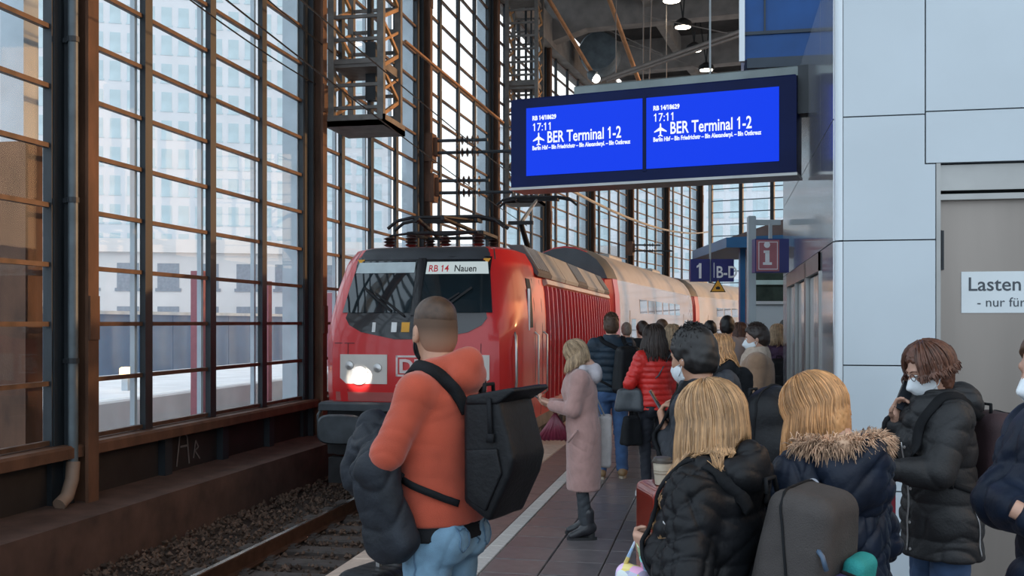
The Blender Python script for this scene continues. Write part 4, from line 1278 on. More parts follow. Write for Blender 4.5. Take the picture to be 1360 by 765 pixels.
class Geo:
    """vertex and face arrays of one part"""
    def __init__(s): s.V = np.zeros((0, 3)); s.F = []
    def add(s, V, Fq):
        o = len(s.V); s.V = np.vstack([s.V, np.asarray(V, float).reshape(-1, 3)])
        s.F.extend((np.asarray(Fq) + o).tolist() if isinstance(Fq, np.ndarray) else [[i + o for i in f] for f in Fq]); return s
    def field(s, f, wr=0.0, sc=18, seed=1, R=None, T=None, sm=1, cr=0.0, ck=34):
        V, Fq = f.net()
        if sm: V = smooth_pos(V, Fq, sm)
        if wr: V = V + vnormals(V, Fq) * (vnoise(V * np.array((1, 1, .7)), sc, seed) * wr + vnoise(V, sc * 2.3, seed + 1) * wr * .4)[:, None]
        if cr: V = V + vnormals(V, Fq) * creases(V, cr, ck, seed + 20)[:, None]
        if R is not None: V = V @ np.array(R).T
        if T is not None: V = V + np.array(T)
        return s.add(V, Fq)
    def mb(s, m): return s.add(np.array(m.v, float), [list(f) for f in m.f])
    def xf(s, R, T): s.V = s.V @ np.array(R).T + np.array(T); return s
    def mesh(s, name, mat, scale=1.0, smooth=True):
        me = bpy.data.meshes.new(name)
        me.from_pydata((s.V * scale).tolist(), [], s.F)
        me.materials.append(mat)
        if smooth: me.polygons.foreach_set('use_smooth', [True] * len(me.polygons))
        me.update()
        return me
    def bvh(s): return BVHTree.FromPolygons([tuple(v) for v in s.V], s.F)
def rotm(yaw=0, pitch=0, roll=0):
    """yaw>0 turns the face to its left, pitch>0 looks down, roll>0 tips to its right"""
    return np.array(Matrix.Rotation(R_(yaw), 3, 'Z') @ Matrix.Rotation(R_(-pitch), 3, 'X') @ Matrix.Rotation(R_(roll), 3, 'Y'))
def ik(a, b, l1, l2, hint):
    a = np.array(a, float); b = np.array(b, float); d = b - a; L = np.linalg.norm(d)
    if L > (l1 + l2) * .999: b = a + d / L * (l1 + l2) * .999; d = b - a; L = np.linalg.norm(d)
    u = d / L; x = (l1 * l1 - l2 * l2 + L * L) / (2 * L); hgt = math.sqrt(max(l1 * l1 - x * x, 0))
    hn = np.array(hint, float); hn = hn - u * (hn @ u); hn /= np.linalg.norm(hn) + 1e-9
    return a + u * x + hn * hgt, b
def head_geo(hi=True, nose=1.0):
    f = Field((-.10, -.13, -.24), (.10, .135, .13), .0048 if hi else .008)
    f.ell((0, -.012, .03), (.074, .096, .088), 0)
    f.ell((0, .024, -.03), (.060, .070, .083), .03)
    f.ell((0, .042, -.072), (.046, .048, .044), .03)
    f.ell((0, .074, -.098), (.020, .018, .016), .02)
    for s in (-1, 1):
        f.ell((s * .038, .060, -.022), (.022, .02, .02), .02)
        f.ell((s * .031, .098, .004), (.017, .012, .010), .012, 's')
        f.ell((s * .076, -.010, -.008), (.011, .019, .032), .006)
        if hi: f.ell((s * .088, -.006, -.006), (.006, .011, .020), .006, 's')
    f.cone((-.034, .078, .024), (.034, .078, .024), .011, k=.016)
    f.cone((0, .086, .010), (0, .108 * nose, -.030), .008, .012, k=.012)
    if hi:
        for s in (-1, 1): f.ell((s * .011, .098, -.034), (.009, .010, .007), .008)
    f.cone((-.017, .084, -.056), (.017, .084, -.056), .0075, k=.008)
    f.cone((-.014, .084, -.068), (.014, .084, -.068), .0085, k=.008)
    if hi: f.cone((-.022, .096, -.0615), (.022, .096, -.0615), .0028, k=.004, mode='s')
    f.cone((0, -.028, -.05), (0, -.050, -.23), .054, .060, k=.03)
    return f
HEAD = {}
def head_vf(hi):
    if hi not in HEAD: HEAD[hi] = Geo().field(head_geo(hi), sm=1)
    return HEAD[hi]
def hand_field(curl, side, spread=.0, thumb=.5, h=.0042):
    """hand frame: z along the fingers from the wrist, x towards the thumb, y where the palm faces"""
    f = Field((-.085, -.06, -.07), (.095, .125, .215), h)
    f.cone((0, 0, -.06), (0, 0, .01), .027, .026, k=.01)
    f.rbox((0, 0, .048), (.040, .0145, .047), .013, k=.02)
    f.ell((.028, .008, .03), (.018, .014, .028), .012)
    for i, (x, L) in enumerate(((.031, .074), (.0105, .082), (-.0105, .076), (-.031, .060))):
        p = np.array((x, 0, .088)); ang = 0.0; r = .0092 if i < 3 else .0082
        c = curl[i] if hasattr(curl, '__len__') else curl
        for j, fr in enumerate((.46, .30, .24)):
            ang += c * (.9, 1.1, .7)[j]
            d = np.array((x * spread * 6, math.sin(ang), math.cos(ang))); d /= np.linalg.norm(d)
            q = p + d * L * fr
            f.cone(p, q, r, r - .0007, k=.0025 if j == 0 else .003); p = q; r -= .0007
    p = np.array((.036, .004, .026)); ang = .6
    for j, L in enumerate((.040, .032, .024)):
        d = np.array((math.cos(.5 + j * .35) * .75, thumb * (.4 + .35 * j), math.sin(.5 + j * .35))); d /= np.linalg.norm(d)
        q = p + d * L; f.cone(p, q, .0115 - j * .001, .0105 - j * .001, k=.006); p = q
    return f
HANDS = {}
def hand_geo(wrist, dirv, palm, side, curl=.35, thumb=.5, h=.0042):
    z = np.array(dirv, float); z /= np.linalg.norm(z)
    y = np.array(palm, float); y -= z * (y @ z); y /= np.linalg.norm(y)
    x = np.cross(y, z)                                # right hand: thumb to x when ...
    key = (tuple(curl) if hasattr(curl, '__len__') else curl, thumb, h)
    if key not in HANDS: HANDS[key] = Geo().field(hand_field(curl, side, thumb=thumb, h=h), sm=1)
    g = HANDS[key]; V = g.V.copy(); Fq = np.array(g.F)
    if side < 0: V[:, 0] *= -1; Fq = Fq[:, ::-1]
    V = V @ np.array((x, y, z)) + np.array(wrist)
    return V, Fq
# ------------------------------------------------------------------ hair
def strands(g, N, hc, HR, length, seed, az0=38, rad=.0055, part=0.02, wave=.012, drop=None, bvh=None, tip=.3, fwd=0.0, front=0.0, tilt=0.0, spread=1.0, n_seg=12, lift=.006, lv_=.22, maxhit=4):
    """locks that start at the parting, follow the skull and hang down; az 0 is the face"""
    r = np.random.RandomState(seed)
    HRi = np.array(HR)
    for i in range(N):
        az = R_(r.uniform(az0, 360 - az0))
        top = np.array((r.uniform(-part, part), r.uniform(-.03, .05), 1.0))
        u = np.array((math.sin(az) * -1, math.cos(az), 0))
        pts = []
        a, b, c = .086, .108, .100
        lay = r.uniform(-.004, .008) + lift
        th0 = R_(r.uniform(4, 40)) if r.rand() < .75 else R_(r.uniform(40, 75))
        th1 = R_(100)
        for t in np.linspace(0, 1, 6):
            th = th0 + (th1 - th0) * t
            p = np.array((u[0] * math.sin(th) * (a + lay), u[1] * math.sin(th) * (b + lay) - .012, math.cos(th) * (c + lay) + .028))
            p[0] += top[0] * (1 - t)
            pts.append(HRi @ p + hc)
        L = length * r.uniform(1 - lv_, 1.05)
        base = pts[-1]; out = HRi @ u; out[2] = 0; out /= np.linalg.norm(out) + 1e-9
        ph = r.rand() * 6.28; wv = wave * r.uniform(.4, 1.3)
        sidev = np.array((-out[1], out[0], 0)); cl = r.uniform(-.5, 1.0)
        gdir = np.array((0, fwd, -1.0)); gdir /= np.linalg.norm(gdir)
        hits = 0
        for t in np.linspace(0, 1, n_seg)[1:]:
            if hits > maxhit: break
            d = L * t
            p = base + gdir * d + out * (spread * (.018 * math.sin(min(1, d / .1) * 1.5) + (drop or 0) * d) - cl * .03 * t * t * L / .4) + sidev * wv * math.sin(ph + d * 16) * min(1, t * 2) + out * wv * .6 * math.cos(ph + d * 14) * t
            if bvh is not None:
                for _ in range(2):
                    loc, nrm, _i, dist = bvh.find_nearest(Vector(p))
                    if loc is not None and (Vector(p) - loc).dot(nrm) < .008:
                        p = np.array(loc + nrm * (.008 + .006 * r.rand())); hits += 1 if _ == 0 else 0
            pts.append(p)
        m = len(pts)
        rr = rad * r.uniform(.7, 1.25)
        rs = [rr * (.7 + .3 * min(1, 4 * k / m)) * (1 - (1 - tip) * max(0, (k / (m - 1) - .55) / .45)) for k in range(m)]
        g.mb(MB().tube(pts, rs, 4))
def cap_field(t=.012, n=(0, .75, -.66), c=.012, h=.006, zlow=-.085, side=.006, back=.012):
    f = Field((-.125, -.16, -.16), (.125, .15, .16), h)
    f.ell((0, -.014, .032), (.074 + side, .096 + back, .088 + t), 0)
    f.ell((0, -.045, -.02), (.066 + side, .062 + back, .075), .02)
    f.half(n, c); f.half((0, 0, -1), -zlow)
    return f
# ------------------------------------------------------------------ cloth materials
SKIN = M('skin_fair', (.52, .30, .215), .5, 0, .08, 20, bump=.03, bscale=300)
SKIN2 = M('skin_tan', (.44, .235, .15), .5, 0, .08, 20, bump=.03, bscale=300)
EYEW = M('eye_white', (.7, .7, .68), .2); IRIS = M('eye_iris', (.05, .04, .03), .2)
MASKM = M('mask_white', (.74, .79, .82), .7, 0, .04, 60, bump=.1, bscale=250)
DENIM = M('light_blue_denim', (.165, .30, .42), .8, 0, .28, 9, bump=.25, bscale=350)
DENIM_D = M('dark_blue_denim', (.035, .075, .16), .8, 0, .25, 9, bump=.2, bscale=350)
BLACKC = M('black_cloth', (.010, .011, .013), .8, 0, .3, 12, bump=.15, bscale=220, spec=.2)
BLACKN = M('black_nylon', (.007, .008, .010), .5, 0, .3, 10, bump=.12, bscale=60, spec=.25)
NAVYN = M('navy_nylon', (.009, .015, .030), .5, 0, .3, 10, bump=.12, bscale=60, spec=.25)
LEATH = M('black_leather', (.018, .018, .022), .3, 0, .3, 14, bump=.1)
RUB = M('dark_rubber', (.02, .02, .022), .8)
def shoe_geo(g, ank, yaw, L=.27, boot=0.0, heel=0.0, sole=None):
    f = Field((-.07, -.11, -.005), (.07, .23, .34), .007)
    top = .09
    f.cone((0, -.01, top), (0, -.01, .075 + boot), .05, .048 + boot * .04, k=.02)
    f.cone((0, -.045, .055 + heel), (0, .02, .06 + heel * .7), .042, .045, k=.03)
    f.cone((0, .02, .055 + heel * .6), (0, .135, .035), .046, .036, k=.03)
    f.half((0, 0, -1), -.012)
    V, Fq = f.net(); V = smooth_pos(V, Fq, 1)
    R = np.array(Matrix.Rotation(yaw, 3, 'Z'))
    T = np.array((ank[0], ank[1], 0))
    g.add(V @ R.T + T, Fq)
    if sole is not None:
        m = MB()
        ring = [(.044 * math.cos(t) * (1 if math.sin(t) < 0 else .92), .045 + .135 * math.sin(t)) for t in [2 * math.pi * k / 20 for k in range(20)]]
        if heel:
            m.loft([[(x * .8, -.035 + (y - .045) * .25, z) for x, y in ring] for z in (0, .06)])
            m.loft([[(x, y, z) for x, y in ring] for z in (0.0, .022)])
        else:
            m.loft([[(x * 1.03, y * 1.02, z) for x, y in ring] for z in (0, .026)])
        sole.add(np.array(m.v) @ R.T + T, [list(q) for q in m.f])
# ------------------------------------------------------------------ the figure
def quilt(p, A, ph=0.0):
    return lambda t: A * (np.abs(np.sin(np.pi * (t + ph) / p)) ** .42 - .85)
def person(label, px, d, phi, H=1.75, female=False, top=None, legs=None, shoes=None, hair=None, skin=None, head=(0, 0, 0),
           armR=None, armL=None, face=False, hi=True, lean=0.0, group=None, stance=.1, mask=None, hcrown=None, handcurl=(.35, .35), palmR=None, palmL=None, turn=0):
    """arms: (wrist point, elbow hint); all lengths for a 1.75 m figure and scaled by H"""
    S = H / 1.75
    base = at(px, d, 0)
    rz = YAW + R_(phi)
    t = thing('person', label, 'person', base, rz, group or 'people waiting on the platform')
    skin = skin or SKIN
    hb = 1.75
    sw = .155 if female else .178
    zsh = 1.425
    ly = lambda z: lean * max(0, z - .95)              # forward lean
    hc = np.array((0, ly(1.62) + .015 + lean * .05, 1.632 - abs(lean) * .05))
    HR = rotm(*head)
    sh = {s: np.array((s * sw, ly(zsh) - .012, zsh)) for s in (-1, 1)}
    dflt = {s: ((s * (sw + .05), ly(.9) + .05, .86), (s * .4, -.6, 0)) for s in (-1, 1)}
    arms = {}
    for s, spec in ((1, armR), (-1, armL)):
        w, hint = (spec or dflt[s])[:2]
        e_, w_ = ik(sh[s], w, .285, .255, hint)
        if spec and len(spec) > 2: e_, w_ = np.array(spec[2], float), np.array(w, float)
        arms[s] = (e_, w_)
    st = stance
    hip = {s: np.array((s * .088, 0, .93)) for s in (-1, 1)}
    kn = {s: np.array((s * (.088 + st * .1), .02, .50)) for s in (-1, 1)}
    an = {s: np.array((s * (.08 + st * .25), -.02 + s * st * .15, .085)) for s in (-1, 1)}
    # body, one skin
    body = Geo()
    f = Field((-.62, -.45, .05), (.62, .75, 1.6), .017)
    f.stack([(.86, .15, .10), (.98, .15, .105), (1.12, .125, .09), (1.3, .145, .10), (1.42, .13, .08), (1.49, .06, .055)], lean=(0, lean), z0=.95)
    for s in (-1, 1):
        f.cone((s * .09, ly(1.42), 1.42), sh[s], .055, .05, k=.03)
        e_, w_ = arms[s]
        f.cone(sh[s], e_, .047, .038, k=.02); f.cone(e_, w_, .038, .027, k=.015)
        f.cone(hip[s], kn[s], .078, .052, k=.02); f.cone(kn[s], an[s], .052, .038, k=.015)
    f.cone((0, ly(1.45) - .01, 1.43), hc + HR @ np.array((0, -.03, -.06)), .058, .052, k=.03)
    body.field(f)
    hd = head_vf(hi)
    body.add(hd.V @ HR.T + hc, np.array(hd.F))
    for s, pl in ((1, palmR), (-1, palmL)):
        e_, w_ = arms[s]
        dv = w_ - e_
        pv = pl[0] if pl else np.array((-s, 0, 0))
        if pl and len(pl) > 1 and pl[1] is not None: dv = np.array(pl[1], float)
        cu = pl[2] if pl and len(pl) > 2 else .35
        th = pl[3] if pl and len(pl) > 3 else .5
        V, Fq = hand_geo(w_, dv, pv, s, cu, th, .0042 if hi else .008)
        body.add(V, Fq)
    bo = link('body', body.mesh('body', skin, S), t)
    if face:
        for s in (-1, 1):
            p = HR @ np.array((s * .031, .0775, .005)) + hc
            eo = link('eye', Geo().mb(MB().sphere(p, .0125, 12, 8)).mesh('eye', EYEW, S), t)
            q = HR @ np.array((s * .031, .0862, .004)) + hc
            link('iris', Geo().mb(MB().sphere(q, .0055, 10, 6)).mesh('iris', IRIS, S), eo)
            br = [HR @ np.array((s * x, y, z)) + hc for x, y, z in ((.012, .094, .026), (.030, .091, .031), (.048, .078, .026))]
            link('eyebrow', Geo().mb(MB().tube(br, [.003, .0035, .002], 6)).mesh('eyebrow', hair.get('mat') if hair else IRIS, S), t)
    # legs
    garment = Geo()
    lg = legs or {}; tp_h = (top or {}).get('hem', .95)
    lr = lg.get('r', 0.0); lm = lg.get('mat', DENIM_D)
    if not lg.get('skip'):
        g = Geo()
        f = Field((-.36, -.28, .06), (.36, .28, 1.12), .011 if hi else .014)
        top_z = lg.get('top', 1.04)
        f.stack([(.84, .165 + lr, .118 + lr), (top_z - .05, .165 + lr, .122 + lr), (top_z, .160 + lr, .118 + lr)], k=.02)
        bo_ = .06 if tp_h > .85 else .035; f.ell((-.075, -bo_, .90), (.09, .085, .09), .03); f.ell((.075, -bo_, .90), (.09, .085, .09), .03)
        for s in (-1, 1):
            f.cone(hip[s], kn[s], .088 + lr, .064 + lr, k=.02); f.cone(kn[s], an[s] + np.array((0, 0, lg.get('hem', 0))), .063 + lr, lg.get('cuff', .056) + lr * .6, k=.02)
        g.field(f, .0045, 22, 3, cr=.007, ck=40)
        lo = link(lg.get('name', 'trousers'), g.mesh('trousers', lm, S), t)
        if lg.get('detail') == 'jeans':
            sm_ = M('denim_seam', (.09, .17, .26), .8)
            bv = g.bvh()
            def snapped(pts, w=.004, n=14, parent=lo, name='seam', mt=sm_):
                pp = []
                for a, b in zip(pts, pts[1:]):
                    for q in np.linspace(0, 1, n, endpoint=False): pp.append(np.array(a) * (1 - q) + np.array(b) * q)
                pp.append(np.array(pts[-1]))
                out = []
                for p in pp:
                    loc, nr_, _i, _d = bv.find_nearest(Vector(p)); out.append(np.array(loc + nr_ * .001))
                link(name, Geo().mb(MB().tube(out, w, 6)).mesh(name, mt, S), parent)
            for s in (-1, 1):
                snapped([(s * .20, 0, 1.03), (s * .20, 0, .75), (s * .2, .01, .5)], .0035)
                snapped([(s * .045, -.2, .985), (s * .045, -.2, .87), (s * .09, -.2, .84), (s * .14, -.2, .87), (s * .14, -.2, .99), (s * .045, -.2, .985)], .003, 8, name='back_pocket')
            snapped([(0, -.2, 1.03), (0, -.2, .86)], .0035)
            ring = [(.2 * math.cos(q), .16 * math.sin(q), 1.0) for q in np.linspace(0, 2 * math.pi, 25)]
            snapped(ring, .0035, 3)
    sm = (shoes or {}).get('mat', LEATH)
    g = Geo(); so = Geo()
    for s in (-1, 1):
        g1 = Geo(); so1 = Geo()
        shoe_geo(g1, an[s], R_(-s * 10), boot=(shoes or {}).get('boot', 0), heel=(shoes or {}).get('heel', 0), sole=so1)
        o = link('shoe', g1.mesh('shoe', sm, S), t)
        link('sole', so1.mesh('sole', (shoes or {}).get('sole', RUB), S, False), o)
    # upper garment
    tp = top or {}
    hem = tp.get('hem', .95); T = tp.get('t', .03); sr = tp.get('sr', .02)
    q = tp.get('quilt'); qa = tp.get('qa', .012)
    f = Field((-.66, -.42, hem - .03), (.66, .72, 1.66), tp.get('res', .0095 if hi else .012))
    fl = tp.get('flare', 0)
    wz = .022 if female else 0
    bust = .022 if female else 0
    sec = [(hem, .165 + T + fl, .118 + T + fl * .8), (.96, .165 + T + fl * .3, .122 + T), (1.12, .145 - wz + T + tp.get('waist', .01), .108 + T), (1.30, .165 + T, .118 + T + bust * .3, bust * .4), (1.40, .155 + T, .105 + T), (1.455, .115 + T * .8, .085 + T * .7), (1.49, .075 + T * .5, .075 + T * .5)]
    if hem > .95: sec = [(hem, .160 + T + fl, .118 + T + fl)] + [x for x in sec if x[0] > hem + .03]
    f.stack(sec, mod=quilt(q, qa) if q else None, lean=(0, lean), z0=.95)
    zj = tp.get('cuff', .02)
    for s in (-1, 1):
        e_, w_ = arms[s]
        dn = (w_ - e_) / np.linalg.norm(w_ - e_)
        wc = w_ - dn * zj
        f.cone((s * .08, ly(1.43) - .005, 1.43), sh[s], .06 + T * .6, .055 + sr, k=.04)
        f.cone(sh[s], e_, .057 + sr, .048 + sr, k=.035, mod=quilt(q, qa * .8) if q else None)
        f.cone(e_, wc, .047 + sr, .034 + sr * .8, k=.025, mod=quilt(q, qa * .7) if q else None)
        if tp.get('rib'): f.cone(wc - dn * .02, wc + dn * .02, .030 + sr * .5, k=.006)
    col = tp.get('collar', .04)
    if col: f.stack([(1.44, .085 + T * .6, .085 + T * .6, ly(1.45) - .005), (1.48 + col, .070 + T * .3, .074 + T * .3, ly(1.5) + .0)], k=.02)
    # open neck
    f.cone((0, ly(1.5) + .005, 1.50), (0, ly(1.6) + .01, 1.70), .058, .066, k=.006, mode='s')
    if tp.get('rib'):
        f.stack([(hem - .0, .150 + T, .108 + T), (hem + .06, .152 + T, .110 + T)], k=.004)
    if tp.get('hood'):
        hz = tp['hood']
        f.ell((0, ly(1.45) - .085 - T, 1.475), (.112 * hz, .060 * hz, .070 * hz), .03)
        f.cone((-.10, ly(1.48) - .02, 1.49), (0, ly(1.48) - .09 - T, 1.525), .040, .046, k=.03)
        f.cone((.10, ly(1.48) - .02, 1.49), (0, ly(1.48) - .09 - T, 1.525), .040, .046, k=.03)
        f.cone((-.10, ly(1.48) - .02, 1.49), (-.03, ly(1.45) + .085, 1.44), .04, .03, k=.03)
        f.cone((.10, ly(1.48) - .02, 1.49), (.03, ly(1.45) + .085, 1.44), .04, .03, k=.03)
    g = Geo().field(f, tp.get('wr', .005), tp.get('wsc', 20), 7 + int(px) % 50, cr=tp.get('cr', .011 if hi else .007), ck=tp.get('ck', 34))
    jo = link(tp.get('name', 'jacket'), g.mesh(tp.get('name', 'jacket'), tp['mat'], S), t)
    info = dict(t=t, S=S, hc=hc, HR=HR, arms=arms, top=g, bvh=g.bvh(), jacket=jo, ly=ly, rz=rz, base=base, sh=sh)
    # hair
    if hair:
        kind = hair['kind']; hm = hair['mat']
        if kind == 'short':
            f = cap_field(hair.get('t', .014), hair.get('n', (0, .75, -.66)), hair.get('c', .012), .0055 if hi else .009, hair.get('zlow', -.085), hair.get('side', .006), hair.get('back', .010))
            if hair.get('soft'):
                f = Field((-.125, -.16, -.06), (.125, .15, .16), .0055)
                f.ell((0, -.016, .052), (.0750, .0985, .0785), 0); f.half((0, .75, -.66), .012)
            gh = Geo().field(f, hair.get('wr', .003), 90, 5, HR, hc)
            if hair.get('tuft'):
                r = np.random.RandomState(2)
                for i in range(hair['tuft']):
                    th = R_(r.uniform(0, hair.get('tmax', 70))); az = r.rand() * 6.28
                    n_ = np.array((math.sin(th) * math.cos(az), math.sin(th) * math.sin(az), math.cos(th)))
                    p = n_ * np.array((.079, .103, .098 + hair.get('t', .014) - .012)) + np.array((0, -.014, .034))
                    if p[1] * .75 - p[2] * .66 > hair.get('c', .012) - .004: continue
                    dv = np.array((n_[0] * .8, hair.get('comb', -.6), -.35)) + r.randn(3) * .22; dv = dv - n_ * (dv @ n_) + n_ * .12; dv /= np.linalg.norm(dv)
                    L = hair.get('tl', .022) * r.uniform(.6, 1.2)
                    pts = [HR @ x + hc for x in (p - n_ * .006, p + dv * L * .5 + n_ * .002, p + dv * L)]
                    gh.mb(MB().tube(pts, [.0042, .0036, .0012], 4))
            link('hair', gh.mesh('hair', hm, S), t)
            if hair.get('fade'):
                f = cap_field(.0025, (0, .75, -.66), .013, .005, -.11, .0022, .0025)
                link('shaved_hair', Geo().field(f, 0, 1, 1, HR, hc).mesh('shaved_hair', hair['fade'], S), t)
        else:
            f = cap_field(hair.get('t', .012), (0, .80, -.60), hair.get('c', .018), .007, hair.get('zlow', -.155), .010, .010)
            f.ell((0, -.045, -.065), (.066, .045, .09), .03)
            gh = Geo().field(f, 0)
            az_ = np.arctan2(gh.V[:, 0], gh.V[:, 1] + .01)
            gh.V = gh.V + vnormals(gh.V, np.array(gh.F)) * (.0022 * (np.sin(az_ * 57) + np.sin(az_ * 91 + 2)))[:, None]
            gh.xf(HR, hc)
            strands(gh, hair.get('n', 300), hc, HR, hair.get('len', .2), hair.get('seed', 3), hair.get('az', 40), hair.get('rad', .006), hair.get('part', .02), hair.get('wave', .012), hair.get('drop', .1), info['bvh'], hair.get('tip', .3), hair.get('fwd', 0), spread=hair.get('spread', 1), n_seg=hair.get('seg', 10), lift=hair.get('lift', .006), lv_=hair.get('lv', .22), maxhit=hair.get('maxhit', 4))
            link('hair', gh.mesh('hair', hm, S), t)
    if mask is not None:
        f = Field((-.09, -.02, -.14), (.09, .14, .04), .005)
        f.ell((0, .026, -.050), (.066, .088, .070), 0); f.cone((0, .085, -.005), (0, .118, -.045), .012, .014, k=.02)
        f.half((0, -1, 0.15), -.022); f.half((0, -.35, 1), -.022); f.half((0, -.3, -1), .085)
        mo = link('face_mask', Geo().field(f, 0, 1, 1, HR, hc).mesh('face_mask', mask, S), t)
        for s in (-1, 1):
            lm_ = MB()
            for zz in (-.03, -.075):
                pts = [HR @ np.array(p) + hc for p in ((s * .061, .035, zz), (s * .074, .01, (zz - .01) * .7), (s * .083, -.018, -.01))]
                lm_.tube(pts, .0022, 5)
            link('ear_loop', Geo().mb(lm_).mesh('ear_loop', mask, S), mo)
    return info
def part_on(info, name, mb_or_geo, mat, smooth=True, R=None, T=None, parent=None):
    g = mb_or_geo if isinstance(mb_or_geo, Geo) else Geo().mb(mb_or_geo)
    if R is not None: g.xf(R, T)
    return link(name, g.mesh(name, mat, info['S'], smooth), parent or info['t'])
def world_of(info, p):
    """local person point -> world"""
    c, s = math.cos(info['rz']), math.sin(info['rz'])
    x, y, z = np.array(p, float) * info['S']
    return Vector((info['base'].x + x * c - y * s, info['base'].y + x * s + y * c, z))
def carried(info, name, label, cat, p, extra_rz=0.0, group=None):
    return thing(name, label, cat, world_of(info, p), info['rz'] + extra_rz, group)
def strap_geo(info, pts, w=.045, th=.010, off=.004, n=8, bvh=None):
    """flat strap laid on the garment through rough points (person space)"""
    bv = bvh or info['bvh']
    P = []
    for a, b in zip(pts, pts[1:]):
        for q in np.linspace(0, 1, n, endpoint=False): P.append(np.array(a, float) * (1 - q) + np.array(b, float) * q)
    P.append(np.array(pts[-1], float))
    C_, N_ = [], []
    for i, p in enumerate(P):
        loc, nr_, _i, dist = bv.find_nearest(Vector(p))
        C_.append(np.array(loc + nr_ * off)); N_.append(np.array(nr_))
    for _ in range(2):
        C_ = [C_[0]] + [(C_[i - 1] + 2 * C_[i] + C_[i + 1]) / 4 for i in range(1, len(C_) - 1)] + [C_[-1]]
        N_ = [N_[0]] + [(N_[i - 1] + 2 * N_[i] + N_[i + 1]) / 4 for i in range(1, len(N_) - 1)] + [N_[-1]]
    rings = []
    for i in range(len(C_)):
        tg = C_[min(i + 1, len(C_) - 1)] - C_[max(i - 1, 0)]; tg /= np.linalg.norm(tg) + 1e-9
        n_ = N_[i] - tg * (N_[i] @ tg); n_ /= np.linalg.norm(n_) + 1e-9
        b = np.cross(tg, n_)
        rings.append([C_[i] + b * w / 2, C_[i] + b * w / 2 + n_ * th, C_[i] - b * w / 2 + n_ * th, C_[i] - b * w / 2])
    return Geo().mb(MB().loft(rings))
# ------------------------------------------------------------------ the people on the platform and what they carry
HB_BROWN = M('hair_brown', (.085, .045, .025), .5, 0, .3, 40, island=.3)
HB_DARK = M('hair_black', (.010, .009, .009), .45, 0, .3, 40, island=.3)
HB_DKBR = M('hair_dark_brown', (.030, .016, .011), .42, 0, .3, 40, island=.3)
HB_BLOND = M('hair_dark_blond', (.40, .235, .115), .42, 0, .22, 30, island=.42)
HB_BLOND2 = M('hair_golden_blond', (.50, .26, .11), .42, 0, .22, 30, island=.40)
HB_ASH = M('hair_ash_blond', (.36, .25, .15), .5, 0, .25, 30, island=.35)
HB_RED = M('hair_chestnut', (.11, .046, .028), .45, 0, .3, 40, island=.3)
FADE = M('hair_shaved', (.23, .125, .075), .7, 0, .2, 120, bump=.1, bscale=500)
_nt = FADE.node_tree
_tc = _nt.nodes.new('ShaderNodeTexCoord'); _sp = _nt.nodes.new('ShaderNodeSeparateXYZ'); _rp = _nt.nodes.new('ShaderNodeValToRGB')
_nt.links.new(_tc.outputs['Generated'], _sp.inputs[0]); _nt.links.new(_sp.outputs['Z'], _rp.inputs['Fac'])
_rp.color_ramp.elements[0].position = .05; _rp.color_ramp.elements[0].color = (.36, .19, .12, 1)
_rp.color_ramp.elements[1].position = .50; _rp.color_ramp.elements[1].color = (.085, .045, .025, 1)
_nt.links.new(_rp.outputs['Color'], _nt.nodes['Principled BSDF'].inputs['Base Color'])
ORANGE = M('orange_sweat_cloth', (.41, .064, .029), .85, 0, .12, 9, bump=.2, bscale=260, sheen=.25)
PINKW = M('dusty_pink_wool', (.40, .235, .21), .9, 0, .10, 14, bump=.3, bscale=240, sheen=.3)
GREYH = M('pale_grey_jersey', (.46, .43, .45), .9, 0, .1, 20, bump=.2, bscale=240)
REDN = M('red_nylon', (.66, .026, .020), .4, 0, .15, 12, bump=.1, bscale=60)
CAMEL = M('camel_wool', (.30, .185, .115), .9, 0, .12, 14, bump=.3, bscale=240, sheen=.2)
SCARF = M('sand_scarf', (.46, .37, .30), .9, 0, .15, 30, bump=.4, bscale=120)
PURPLE = M('plum_cloth', (.055, .025, .06), .8, 0, .2, 14, bump=.2)
GREYP = M('charcoal_canvas', (.050, .044, .042), .85, 0, .18, 14, bump=.3, bscale=260)
BURG = M('burgundy_canvas', (.045, .022, .026), .75, 0, .3, 7, bump=.2, bscale=200)
ZIPM = M('zip_metal', (.5, .5, .5), .35, .8)
PHONE = M('phone_black', (.01, .01, .012), .15, 0, .1, 4, coat=.5)

